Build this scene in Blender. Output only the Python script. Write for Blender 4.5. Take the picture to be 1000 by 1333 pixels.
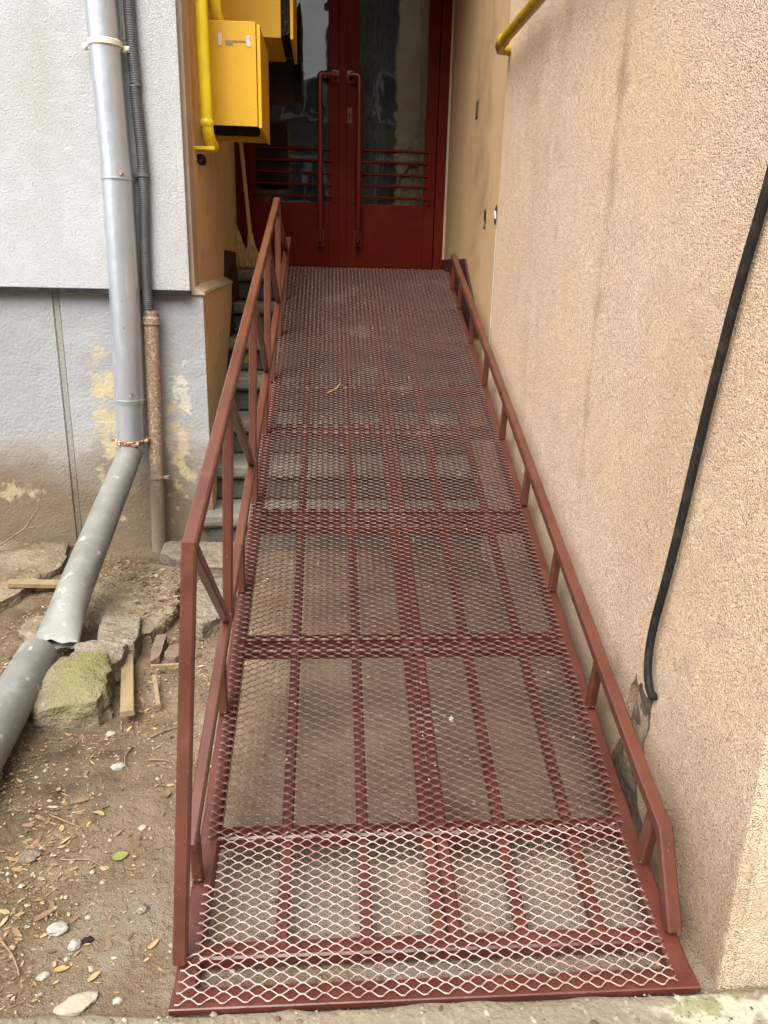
import bpy, bmesh, math, random
from mathutils import Vector, Matrix, noise
random.seed(7)
S = bpy.context.scene
for o in list(bpy.data.objects): bpy.data.objects.remove(o)
COL = S.collection

# ------------------------------------------------------------------ camera
cam_d = bpy.data.cameras.new('camera'); cam = bpy.data.objects.new('camera', cam_d); COL.objects.link(cam)
S.camera = cam
PITCH, ROLL, YAW = (math.radians(a) for a in (17.26, 1.3147, 4.2218))
fw = Vector((math.sin(YAW)*math.cos(PITCH), math.cos(YAW)*math.cos(PITCH), -math.sin(PITCH)))
rt = Vector((math.cos(YAW), -math.sin(YAW), 0)); up = rt.cross(fw)
r2 = rt*math.cos(ROLL)+up*math.sin(ROLL); u2 = up*math.cos(ROLL)-rt*math.sin(ROLL)
mw = Matrix((r2, u2, -fw)).transposed().to_4x4(); mw.translation = (0, 0, 1.30)
cam.matrix_world = mw
cam_d.sensor_fit = 'HORIZONTAL'; cam_d.sensor_width = 36; cam_d.lens = 36.04
cam_d.clip_start = .02; cam_d.clip_end = 400
S.render.resolution_x, S.render.resolution_y = 768, 1024

# ------------------------------------------------------------------ light
SUN_EL, SUN_AZ = math.radians(55), math.radians(210)      # azimuth of the sun, clockwise from +Y
W = bpy.data.worlds.new('World'); S.world = W; W.use_nodes = True
nt = W.node_tree; nt.nodes.clear()
wo = nt.nodes.new('ShaderNodeOutputWorld'); bg = nt.nodes.new('ShaderNodeBackground')
sky = nt.nodes.new('ShaderNodeTexSky'); sky.sky_type = 'NISHITA'; sky.sun_disc = False
sky.sun_elevation = SUN_EL; sky.sun_rotation = SUN_AZ
sky.air_density = 1.0; sky.dust_density = 4.0; sky.ozone_density = 1.0
hs = nt.nodes.new('ShaderNodeHueSaturation'); hs.inputs['Saturation'].default_value = .22
nt.links.new(sky.outputs[0], hs.inputs['Color']); nt.links.new(hs.outputs[0], bg.inputs[0])
nt.links.new(bg.outputs[0], wo.inputs[0]); bg.inputs[1].default_value = .15
sd = bpy.data.lights.new('sun', 'SUN'); sun = bpy.data.objects.new('sun', sd); COL.objects.link(sun)
sd.energy = 1.5; sd.angle = math.radians(55); sd.color = (1, .95, .87)
sdir = Vector((math.sin(SUN_AZ)*math.cos(SUN_EL), math.cos(SUN_AZ)*math.cos(SUN_EL), math.sin(SUN_EL)))
sun.rotation_euler = sdir.to_track_quat('Z', 'Y').to_euler()
S.view_settings.view_transform = 'Standard'; S.view_settings.look = 'None'
S.view_settings.exposure = 1.50; S.view_settings.gamma = 1; S.view_settings.use_curve_mapping = False

# ------------------------------------------------------------------ materials
def mat(name, col, rough=.8, spec=.3, var=None, metal=0., bumps=(), mods=()):
    """var: list of (scale, colour, lo, hi, detail, stretch); bumps: (scale, distance, detail, kind)"""
    m = bpy.data.materials.new(name); m.use_nodes = True
    t = m.node_tree; n = t.nodes; L = t.links; b = n['Principled BSDF']
    b.inputs['Roughness'].default_value = rough; b.inputs['Metallic'].default_value = metal
    b.inputs['Specular IOR Level'].default_value = spec
    g = n.new('ShaderNodeNewGeometry'); P = g.outputs['Position']
    def scaled(st):
        if st is None: return P
        v = n.new('ShaderNodeVectorMath'); v.operation = 'MULTIPLY'; v.inputs[1].default_value = st
        L.new(P, v.inputs[0]); return v.outputs[0]
    c = n.new('ShaderNodeRGB'); c.outputs[0].default_value = (*col, 1); cur = c.outputs[0]
    for (sc, vc, lo, hi, det, st) in (var or ()):
        nz = n.new('ShaderNodeTexNoise'); nz.inputs['Scale'].default_value = sc; nz.inputs['Detail'].default_value = det
        nz.inputs['Roughness'].default_value = .6
        L.new(scaled(st), nz.inputs['Vector'])
        r = n.new('ShaderNodeMapRange'); r.inputs[1].default_value = lo; r.inputs[2].default_value = hi
        L.new(nz.outputs[0], r.inputs[0])
        x = n.new('ShaderNodeMixRGB'); L.new(r.outputs[0], x.inputs[0]); L.new(cur, x.inputs[1]); x.inputs[2].default_value = (*vc, 1)
        cur = x.outputs[0]
    for fn in mods: cur = fn(n, L, P, g, cur, b)
    L.new(cur, b.inputs['Base Color'])
    nrm = None
    for (sc, dist, det, kind) in bumps:
        if kind == 'v':
            tx = n.new('ShaderNodeTexVoronoi'); tx.inputs['Scale'].default_value = sc; tx.inputs['Randomness'].default_value = 1; out = tx.outputs['Distance']
        else:
            tx = n.new('ShaderNodeTexNoise'); tx.inputs['Scale'].default_value = sc; tx.inputs['Detail'].default_value = det
            tx.inputs['Distortion'].default_value = 1.2 if kind == 'd' else 0
            out = tx.outputs[0]
        L.new(P, tx.inputs['Vector'])
        bp = n.new('ShaderNodeBump'); bp.inputs['Strength'].default_value = 1; bp.inputs['Distance'].default_value = dist; bp.invert = kind == 'v'
        L.new(out, bp.inputs['Height'])
        if nrm: L.new(nrm, bp.inputs['Normal'])
        nrm = bp.outputs[0]
    if nrm: L.new(nrm, b.inputs['Normal'])
    return m

def zone(colour, axis, a, b_, nscale=6, amp=.2, maxv=1., detail=4, nstretch=None):
    """a mark with a ragged edge: full at coordinate a, gone at b_ along an axis"""
    def fn(n, L, P, g, cur, bs):
        s = n.new('ShaderNodeSeparateXYZ'); L.new(P, s.inputs[0])
        nz = n.new('ShaderNodeTexNoise'); nz.inputs['Scale'].default_value = nscale; nz.inputs['Detail'].default_value = detail
        if nstretch:
            v = n.new('ShaderNodeVectorMath'); v.operation = 'MULTIPLY'; v.inputs[1].default_value = nstretch
            L.new(P, v.inputs[0]); L.new(v.outputs[0], nz.inputs['Vector'])
        else: L.new(P, nz.inputs['Vector'])
        m1 = n.new('ShaderNodeMath'); m1.operation = 'MULTIPLY_ADD'; L.new(nz.outputs[0], m1.inputs[0])
        m1.inputs[1].default_value = amp*2; m1.inputs[2].default_value = -amp
        m2 = n.new('ShaderNodeMath'); m2.operation = 'ADD'; L.new(m1.outputs[0], m2.inputs[0]); L.new(s.outputs[axis], m2.inputs[1])
        r = n.new('ShaderNodeMapRange'); r.interpolation_type = 'SMOOTHSTEP'
        for i, v in enumerate((a, b_, maxv, 0)): r.inputs[i+1].default_value = v
        L.new(m2.outputs[0], r.inputs[0])
        x = n.new('ShaderNodeMixRGB'); L.new(r.outputs[0], x.inputs[0]); L.new(cur, x.inputs[1]); x.inputs[2].default_value = (*colour, 1)
        return x.outputs[0]
    return fn

def blotch(colour, centre, size, nscale=14, lo=.45, hi=.5, weight=1., detail=5):
    """a patch of wear: noise-cut ellipsoid around a world point"""
    def fn(n, L, P, g, cur, bs):
        d = n.new('ShaderNodeVectorMath'); d.operation = 'SUBTRACT'; L.new(P, d.inputs[0]); d.inputs[1].default_value = centre
        e = n.new('ShaderNodeVectorMath'); e.operation = 'DIVIDE'; L.new(d.outputs[0], e.inputs[0]); e.inputs[1].default_value = size
        l = n.new('ShaderNodeVectorMath'); l.operation = 'LENGTH'; L.new(e.outputs[0], l.inputs[0])
        nz = n.new('ShaderNodeTexNoise'); nz.inputs['Scale'].default_value = nscale; nz.inputs['Detail'].default_value = detail
        L.new(P, nz.inputs['Vector'])
        q = n.new('ShaderNodeMath'); q.operation = 'MULTIPLY_ADD'; L.new(l.outputs['Value'], q.inputs[0]); q.inputs[1].default_value = -.28; 
        ad = n.new('ShaderNodeMath'); ad.operation = 'ADD'; L.new(nz.outputs[0], ad.inputs[0]); ad.inputs[1].default_value = .18
        L.new(ad.outputs[0], q.inputs[2])
        r = n.new('ShaderNodeMapRange'); r.inputs[1].default_value = lo; r.inputs[2].default_value = hi; r.inputs[4].default_value = weight
        L.new(q.outputs[0], r.inputs[0])
        x = n.new('ShaderNodeMixRGB'); L.new(r.outputs[0], x.inputs[0]); L.new(cur, x.inputs[1]); x.inputs[2].default_value = (*colour, 1)
        return x.outputs[0]
    return fn

def island(stops, fac=1.):
    """each loose piece takes its own colour"""
    def fn(n, L, P, g, cur, bs):
        cr = n.new('ShaderNodeValToRGB'); L.new(g.outputs['Random Per Island'], cr.inputs[0])
        e = cr.color_ramp.elements
        while len(e) < len(stops): e.new(.5)
        for k, (p, c) in enumerate(stops): e[k].position = p; e[k].color = (*c, 1)
        cr.color_ramp.interpolation = 'CONSTANT'
        x = n.new('ShaderNodeMixRGB'); x.inputs[0].default_value = fac; L.new(cur, x.inputs[1]); L.new(cr.outputs[0], x.inputs[2])
        return x.outputs[0]
    return fn

def pale_tops(colour, w):
    """paler colour mixed in on faces that point up"""
    def fn(n, L, P, g, cur, bs):
        sp = n.new('ShaderNodeSeparateXYZ'); L.new(g.outputs['True Normal'], sp.inputs[0])
        r = n.new('ShaderNodeMapRange'); r.inputs[1].default_value = .46; r.inputs[2].default_value = .56; r.inputs[4].default_value = w; L.new(sp.outputs[2], r.inputs[0])
        x = n.new('ShaderNodeMixRGB'); L.new(r.outputs[0], x.inputs[0]); L.new(cur, x.inputs[1]); x.inputs[2].default_value = (*colour, 1)
        return x.outputs[0]
    return fn
RED = (.068, .0185, .0118)
M = {}
M['red'] = mat('brown_red_gloss_paint', RED, .30, .5, [(9, (0.1076, 0.03052, 0.02006), .45, .7, 4, None), (60, (0.06624, 0.01526, 0.01003), .55, .75, 3, None)], bumps=[(70, .0006, 2, 'n'), (14, .002, 2, 'n')])
M['rail'] = mat('brown_red_rail_paint', (0.09558, 0.02992, 0.01757), .30, .6, [(7, (0.06885, 0.02024, 0.01226), .42, .66, 5, None), (24, (0.1215, 0.044, 0.02696), .58, .75, 4, None), (130, (0.162, 0.0704, 0.04739), .66, .75, 2, None)], bumps=[(90, .0004, 2, 'n')])
M['mesh'] = mat('brown_red_mesh_paint', (.062, .0160, .0105), .45, .3, [(5, (.082, .028, .020), .45, .75, 5, None), (80, (.075, .016, .011), .55, .75, 2, None), (5, (.16, .115, .095), .58, .80, 6, None)], bumps=[(160, .0005, 2, 'n')], mods=[pale_tops((.26, .18, .15), .26)])
M['mesh_sheen'] = mat('sky_sheen_mesh_paint', (.29, .20, .175), .26, 1.0, [(7, (.19, .085, .068), .48, .72, 4, None), (60, (.13, .04, .03), .60, .75, 3, None)], bumps=[(160, .0004, 2, 'n')])  # front sheet: sky sheen on the strands painted into a paler base colour
M['door'] = mat('dark_red_door_paint', (0.0858, 0.00598, 0.002025), .5, .07, [(3, (0.1056, 0.01404, 0.0045), .45, .7, 4, None), (40, (0.0528, 0.00416, 0.0027), .6, .75, 4, None)], bumps=[(25, .002, 3, 'n')])
M['handle'] = mat('red_handle_paint', (0.12, 0.0084, 0.007), .3, .5, bumps=[(60, .0006, 2, 'n')])
M['skirt'] = mat('dark_brown_skirting_paint', (.055, .020, .015), .6, .3, [(8, (.035, .014, .012), .4, .7, 4, None)], bumps=[(30, .002, 3, 'n')])
YEL = [(2.6, (.50, .30, .02), .50, .80, 6, (1, 1, .5)), (5, (.70, .40, .018), .42, .7, 5, None), (30, (.52, .33, .06), .60, .76, 6, None), (160, (.20, .12, .02), .70, .74, 2, None)]
M['yellow'] = mat('worn_yellow_box_paint', (0.6398, 0.378, 0.0144), .45, .4, YEL, bumps=[(40, .001, 3, 'n')])
M['ypipe'] = mat('yellow_pipe_paint', (.76, .58, .015), .35, .5, [(9, (.62, .45, .012), .45, .7, 4, None), (90, (.25, .16, .02), .71, .75, 3, None)], bumps=[(60, .001, 3, 'n')])
M['mustard'] = mat('mustard_pipe_paint', (.36, .22, .015), .4, .4, [(12, (.22, .13, .02), .5, .7, 4, None)], bumps=[(60, .001, 3, 'n')])
M['tape'] = mat('pale_tape', (.62, .58, .50), .5, .3, [(60, (.45, .38, .25), .5, .7, 3, None)])
M['greytape'] = mat('brown_label_rest', (.28, .22, .15), .6, .3)
M['white'] = mat('white_insulation_render', (0.4788, 0.4824, 0.4911), .9, .15,
   [(2.2, (0.4368, 0.4389, 0.436), .48, .75, 5, None), (4, (0.42, 0.4216, 0.4131), .52, .8, 4, (1, 1, .25)), (150, (0.252, 0.2477, 0.2387), .60, .72, 4, None)],
   bumps=[(150, .0065, 3, 'd'), (320, .002, 2, 'n')], mods=[blotch((0.3528, 0.3738, 0.3213), (-1.2, 3.56, 2.0), (.5, .5, .35), 9, .35, .75, .5)])
M['plinth'] = mat('grey_plinth_render', (0.2783, 0.2797, 0.285), .9, .15,
   [(3, (0.3214, 0.3225, 0.328), .45, .7, 5, None), (30, (0.2509, 0.2564, 0.2655), .55, .8, 5, None), (140, (0.1568, 0.1554, 0.1562), .68, .75, 3, None)],
   bumps=[(75, .004, 4, 'n'), (10, .008, 3, 'n')],
   mods=[zone((0.3293, 0.3147, 0.2734), 2, .42, .62, 5, .25, .55), zone((0.1512, 0.111, 0.0704), 2, .27, .60, 4, .18, .95),
         blotch((0.439, 0.3652, 0.2109), (-1.02, 3.6, .62), (.10, .5, .40), 16, .47, .60, .75), blotch((0.439, 0.3652, 0.2109), (-.70, 3.6, .48), (.075, .5, .34), 18, .47, .60, .75),
         blotch((0.4861, 0.4662, 0.3905), (-.68, 3.6, .75), (.05, .5, .2), 26, .53, .60, .8), blotch((0.4234, 0.3574, 0.2187), (-1.47, 3.6, .28), (.15, .5, .05), 24, .47, .60, .6)])
M['groove'] = mat('grey_plinth_joint', (0.2475, 0.24, 0.2175), .9, .15, bumps=[(75, .004, 4, 'n')], mods=[zone((.125, .095, .062), 2, .27, .55, 4, .18, .9)])
M['orange'] = mat('orange_side_render', (.62, .415, .215), .9, .15,
   [(3, (.56, .38, .20), .45, .75, 5, (1, 1, .3)), (14, (.44, .28, .13), .52, .8, 5, None), (70, (.2, .13, .08), .70, .76, 3, None)], bumps=[(60, .002, 4, 'n'), (12, .004, 3, 'n')])
M['edgeband'] = mat('beige_corner_band', (.40, .30, .215), .9, .15, [(6, (.46, .37, .28), .45, .7, 5, None)], bumps=[(60, .003, 4, 'n')])
M['cap'] = mat('beige_plinth_cap', (0.352, 0.272, 0.176), .9, .15, [(14, (0.4, 0.336, 0.24), .45, .7, 5, None)], bumps=[(45, .006, 4, 'n')])
M['stucco'] = mat('peach_roughcast_render', (0.8055, 0.5795, 0.3844), .95, .12,
   [(1.6, (0.7568, 0.5534, 0.4155), .42, .62, 4, None), (3.2, (0.8217, 0.6369, 0.4363), .5, .75, 5, None), (4.5, (0.6271, 0.449, 0.3116), .56, .85, 5, (1, 1, .16)),
    (420, (0.4541, 0.3028, 0.1974), .56, .66, 3, None), (380, (0.9515, 0.7935, 0.6233), .57, .66, 2, None), (34, (0.4692, 0.3152, 0.2226), .69, .74, 4, None), (11, (0.6324, 0.4531, 0.3498), .62, .74, 6, None)],
   bumps=[(330, .0050, 0, 'v'), (220, .0060, 4, 'n'), (6, .010, 3, 'n')],
   mods=[zone((0.3244, 0.2245, 0.1454), 2, .05, .55, 4, .16, .75), zone((0.8433, 0.6891, 0.4882), 1, 1.10, 1.118, 30, .014, .6), blotch((0.4109, 0.2715, 0.1662), (.75, 2.18, 1.85), (.5, .035, .75), 9, .30, .80, .75), blotch((0.4757, 0.3132, 0.1974), (.75, 2.20, 1.2), (.5, .025, .55), 9, .36, .80, .55), blotch((0.4974, 0.3237, 0.2078), (.75, 2.75, 2.15), (.5, .07, .5), 8, .35, .85, .6), blotch((0.5622, 0.3654, 0.2597), (.75, 1.62, .9), (.5, .22, .4), 5, .35, .85, .5),
         blotch((0.4541, 0.3132, 0.1974), (.75, 3.2, 2.2), (.5, .3, .8), 5, .35, .85, .6)])
M['smooth'] = mat('smooth_peach_render', (0.4324, 0.288, 0.1548), .9, .15,
   [(3, (0.3864, 0.2475, 0.129), .45, .75, 5, (1, 1, .22)), (9, (0.3128, 0.207, 0.1118), .55, .85, 5, (1, 1, .3))], bumps=[(80, .002, 4, 'n')],
   mods=[blotch((0.1748, 0.1125, 0.0602), (.75, 4.2, 1.95), (.5, .25, .55), 6, .38, .85, .75)])
M['whiteplaster'] = mat('chipped_white_plaster', (.72, .69, .62), .9, .1, bumps=[(90, .004, 3, 'n')])
M['hole'] = mat('crumbled_grey_mortar', (.125, .10, .075), .95, .1, [(14, (.20, .17, .135), .45, .7, 6, None), (60, (.08, .06, .05), .55, .75, 5, None)], bumps=[(22, .02, 6, 'n')])
M['concrete'] = mat('worn_grey_concrete', (.30, .27, .225), .92, .15, [(4, (.22, .19, .15), .42, .7, 6, None), (40, (.38, .35, .30), .55, .75, 5, None), (120, (.12, .10, .08), .66, .74, 3, None)], bumps=[(60, .004, 5, 'n'), (14, .010, 4, 'n')])
M['step'] = mat('worn_step_concrete', (0.17, 0.1598, 0.1318), .9, .15, [(4, (0.119, 0.1105, 0.08925), .42, .7, 6, None), (50, (0.2295, 0.2167, 0.187), .55, .8, 4, None), (140, (0.1275, 0.1105, 0.0935), .66, .74, 3, None)], bumps=[(60, .003, 5, 'n'), (12, .006, 4, 'n')],
   mods=[blotch((0.357, 0.255, 0.0255), (-.50, 4.45, .86), (.10, .35, .10), 25, .52, .58, .7)])
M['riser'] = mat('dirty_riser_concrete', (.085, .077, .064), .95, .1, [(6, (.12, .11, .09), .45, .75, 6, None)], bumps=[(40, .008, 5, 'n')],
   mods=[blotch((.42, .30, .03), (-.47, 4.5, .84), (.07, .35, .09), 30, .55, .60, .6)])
M['dirt'] = mat('trampled_dirt', (0.1383, 0.1003, 0.06181), .97, .08,
   [(1.7, (0.1114, 0.07857, 0.04774), .45, .65, 5, None), (5, (0.1883, 0.1403, 0.08996), .52, .8, 6, None), (26, (0.06531, 0.0449, 0.02693), .55, .8, 6, None), (150, (0.2766, 0.2175, 0.1469), .66, .76, 3, None), (90, (0.05379, 0.03507, 0.02142), .66, .78, 4, None)],
   bumps=[(240, .003, 4, 'n'), (60, .008, 5, 'n'), (18, .010, 4, 'n')],
   mods=[blotch((0.04764, 0.03297, 0.02081), (-.66, 1.80, 0), (.30, .22, .5), 9, .38, .72, .85), blotch((0.04764, 0.03297, 0.02081), (-.95, 2.75, 0), (.35, .3, .5), 9, .42, .72, .7),
         blotch((0.1806, 0.1333, 0.08446), (-.42, 1.40, 0), (.22, .55, .5), 5, .30, .85, .65), blotch((0.2316, 0.207, 0.174), (.2, 1.30, 0), (.6, .28, .5), 5, .30, .80, .8), blotch((0.3051, 0.2357, 0.162), (.2, 2.2, 0), (.65, .8, .5), 4, .25, .80, .8)])
M['pavement'] = mat('pale_dusty_concrete', (0.196, 0.1638, 0.1166), .95, .1, [(5, (0.144, 0.117, 0.08064), .45, .7, 6, None), (60, (0.264, 0.234, 0.18), .55, .75, 5, None), (140, (0.112, 0.0858, 0.0576), .66, .74, 3, None)],
   bumps=[(90, .005, 5, 'n'), (18, .010, 4, 'n')], mods=[blotch((0.368, 0.3588, 0.2592), (.74, 1.02, 0), (.16, .10, .4), 16, .48, .58, .8), blotch((0.16, 0.1638, 0.072), (.70, 1.04, 0), (.10, .06, .4), 24, .52, .60, .7)])
M['zinc'] = mat('galvanised_sheet', (0.473, 0.513, 0.5544), .36, .5, [(5, (0.4162, 0.4453, 0.4851), .42, .7, 5, (3, 3, .5)), (16, (0.6244, 0.6486, 0.6633), .58, .75, 4, (2, 2, .35)), (60, (0.2081, 0.213, 0.2178), .68, .76, 4, (1, 1, .5))], metal=.7, bumps=[(12, .003, 3, 'n')])
M['zincold'] = mat('stained_galvanised_sheet', (0.2125, 0.2125, 0.195), .6, .35, [(6, (0.1615, 0.1615, 0.1452), .42, .7, 5, None), (21, (0.442, 0.4165, 0.3486), .62, .68, 6, None), (90, (0.119, 0.1105, 0.0913), .67, .72, 4, None), (9, (0.2805, 0.2932, 0.2863), .55, .75, 4, None)], metal=.3, bumps=[(14, .004, 3, 'n'), (60, .001, 3, 'n')])
M['bracket'] = mat('cream_bracket_paint', (.62, .57, .49), .5, .4, [(40, (.45, .38, .28), .55, .7, 4, None)])
M['rustbracket'] = mat('rusty_bracket', (.20, .075, .028), .8, .2, [(70, (.62, .58, .48), .53, .57, 3, None), (40, (.10, .04, .02), .55, .7, 4, None)])
M['conduit'] = mat('grey_black_plastic', (.085, .085, .088), .5, .4, [(8, (.14, .14, .14), .5, .75, 4, None), (60, (.3, .3, .3), .70, .76, 3, None)])
M['rust'] = mat('rusty_steel_pipe', (0.2805, 0.1938, 0.1216), .85, .2, [(70, (0.3927, 0.3468, 0.2984), .5, .62, 3, None), (120, (0.187, 0.0918, 0.04972), .52, .62, 3, None)], bumps=[(150, .002, 3, 'n')], mods=[zone((0.1777, 0.1478, 0.105), 2, .25, .55, 5, .15, .85)])
M['mortarpipe'] = mat('rusty_pipe_clip', (.24, .17, .12), .8, .2, [(60, (.14, .09, .06), .5, .7, 3, None)])
M['rubber'] = mat('black_cable_sheath', (.014, .0125, .0115), .6, .2, [(30, (.045, .038, .033), .5, .75, 4, None), (14, (.25, .2, .15), .72, .78, 4, None)], bumps=[(60, .0015, 3, 'n')])
M['moss'] = mat('mossy_stone', (0.2352, 0.1932, 0.124), .95, .1, [(9, (0.1428, 0.1134, 0.072), .45, .7, 6, None), (60, (0.3528, 0.3108, 0.224), .55, .75, 4, None)], bumps=[(60, .012, 5, 'n'), (200, .007, 3, 'n')],
   mods=[blotch((0.1974, 0.1848, 0.08), (-.74, 2.20, .14), (.15, .17, .2), 11, .36, .62, .95), blotch((0.1386, 0.1411, 0.052), (-.70, 2.24, .16), (.09, .12, .14), 20, .44, .62, .85)])
M['stone'] = mat('grey_beige_stone', (0.2058, 0.1722, 0.1287), .95, .1, [(11, (0.1176, 0.0943, 0.0663), .45, .7, 6, None), (60, (0.3024, 0.2747, 0.2262), .55, .75, 4, None)], bumps=[(70, .012, 5, 'n'), (18, .014, 4, 'n')])
M['slab'] = mat('dusty_broken_slab', (0.2132, 0.168, 0.111), .95, .1, [(6, (0.123, 0.092, 0.05772), .42, .66, 6, None), (50, (0.2952, 0.256, 0.1924), .55, .75, 4, None), (110, (0.082, 0.06, 0.0407), .64, .74, 3, None)], bumps=[(70, .012, 5, 'n'), (16, .014, 4, 'n')])
M['palestone'] = mat('pale_stone_chip', (0.289, 0.255, 0.184), .9, .15, [(40, (0.357, 0.3145, 0.232), .45, .7, 5, None)], bumps=[(60, .004, 4, 'n')])
M['whitechip'] = mat('white_plaster_crumb', (0.2693, 0.2543, 0.2167), .9, .1, [(60, (0.4114, 0.389, 0.3251), .55, .7, 4, None)], bumps=[(90, .003, 3, 'n')])
M['shard'] = mat('brown_clay_shard', (0.1632, 0.1178, 0.0882), .95, .1, [(30, (0.1156, 0.0836, 0.063), .45, .7, 5, None)], bumps=[(60, .003, 4, 'n')])
M['wood'] = mat('weathered_wood', (0.255, 0.1837, 0.1044), .85, .2, [(18, (0.18, 0.1237, 0.0684), .45, .7, 5, (1, .08, 1)), (60, (0.315, 0.24, 0.144), .55, .75, 4, (1, .08, 1))], bumps=[(120, .001, 3, 'n')])
M['twig'] = mat('dry_twig', (0.224, 0.156, 0.092), .9, .15, [(40, (0.136, 0.092, 0.056), .45, .7, 4, None)])
M['leafgreen'] = mat('yellow_green_leaf', (0.16, 0.188, 0.048), .6, .3, [(40, (0.216, 0.216, 0.064), .45, .7, 4, None)])
M['leaftan'] = mat('dry_tan_leaf', (0.3536, 0.2376, 0.0992), .7, .2, [(40, (0.272, 0.165, 0.062), .45, .7, 4, None)])
M['leafbrown'] = mat('dry_brown_leaf', (0.1875, 0.12, 0.075), .75, .2, [(40, (0.135, 0.0825, 0.0525), .45, .7, 4, None)])
M['litter'] = mat('dry_leaf_litter', (.3, .2, .1), .8, .2, mods=[island([(0, (0.144, 0.09331, 0.05314)), (.2, (0.2448, 0.1624, 0.08424)), (.4, (0.1008, 0.06359, 0.03888)), (.55, (0.3312, 0.235, 0.1231)), (.72, (0.1872, 0.114, 0.06804)), (.88, (0.3168, 0.235, 0.1361)), (.97, (0.3456, 0.3041, 0.2333))])])
M['grit'] = mat('ground_grit', (.3, .25, .2), .95, .1, mods=[island([(0, (0.154, 0.121, 0.08505)), (.3, (0.224, 0.1848, 0.1354)), (.55, (0.098, 0.07258, 0.04914)), (.75, (0.294, 0.2486, 0.189)), (.96, (0.35, 0.3226, 0.2709))])])
M['straw'] = mat('broom_straw', (.42, .29, .13), .9, .15, [(120, (.26, .17, .07), .45, .65, 3, (1, 1, .06))], bumps=[(200, .004, 2, 'n')])
M['broomwood'] = mat('broom_handle_wood', (.42, .29, .16), .8, .2)
M['dark'] = mat('dark_hollow', (.02, .016, .014), .9, .1, [(40, (.09, .07, .05), .55, .7, 4, None)])
M['hall'] = mat('stairwell_plaster', (.30, .27, .235), .9, .1, [(3, (.2, .18, .15), .45, .7, 5, None)])
M['halldark'] = mat('stairwell_dark_paint', (.055, .045, .04), .8, .2, [(5, (.09, .075, .065), .45, .7, 4, None)])
M['soffit'] = mat('grey_soffit', (.26, .24, .21), .95, .1, [(4, (.20, .18, .16), .45, .7, 4, None)], bumps=[(60, .003, 3, 'n')])
M['facade'] = mat('far_facade_render', (.24, .215, .19), .95, .1, [(.6, (.17, .15, .135), .45, .7, 4, None)])
M['facadeglass'] = mat('far_window_glass', (.04, .045, .05), .1, .5)
M['facadeframe'] = mat('far_window_frame', (.72, .72, .70), .6, .3)

def glass():
    m = bpy.data.materials.new('dusty_door_glass'); m.use_nodes = True
    t = m.node_tree; n = t.nodes; L = t.links; n.clear()
    o = n.new('ShaderNodeOutputMaterial'); mx = n.new('ShaderNodeMixShader'); tr = n.new('ShaderNodeBsdfTransparent'); gl = n.new('ShaderNodeBsdfGlossy')
    tr.inputs[0].default_value = (.80, .82, .80, 1); gl.inputs['Roughness'].default_value = .02
    f = n.new('ShaderNodeFresnel'); f.inputs[0].default_value = 1.5
    mu = n.new('ShaderNodeMath'); mu.operation = 'MULTIPLY'; mu.inputs[1].default_value = 1.0; L.new(f.outputs[0], mu.inputs[0])
    L.new(mu.outputs[0], mx.inputs[0]); L.new(tr.outputs[0], mx.inputs[1]); L.new(gl.outputs[0], mx.inputs[2])
    g = n.new('ShaderNodeNewGeometry'); nz = n.new('ShaderNodeTexNoise'); nz.inputs['Scale'].default_value = 5; L.new(g.outputs['Position'], nz.inputs['Vector'])
    bp = n.new('ShaderNodeBump'); bp.inputs['Strength'].default_value = 1; bp.inputs['Distance'].default_value = .0010; L.new(nz.outputs[0], bp.inputs['Height']); L.new(bp.outputs[0], gl.inputs['Normal'])
    d = n.new('ShaderNodeBsdfDiffuse'); d.inputs[0].default_value = (.20, .18, .155, 1)
    nz2 = n.new('ShaderNodeTexNoise'); nz2.inputs['Scale'].default_value = 9; nz2.inputs['Detail'].default_value = 6; L.new(g.outputs['Position'], nz2.inputs['Vector'])
    r = n.new('ShaderNodeMapRange'); r.inputs[1].default_value = .4; r.inputs[2].default_value = .8; r.inputs[3].default_value = .015; r.inputs[4].default_value = .12; L.new(nz2.outputs[0], r.inputs[0])
    m2 = n.new('ShaderNodeMixShader'); L.new(r.outputs[0], m2.inputs[0]); L.new(mx.outputs[0], m2.inputs[1]); L.new(d.outputs[0], m2.inputs[2]); L.new(m2.outputs[0], o.inputs[0])
    return m
M['glass'] = glass()

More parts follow.
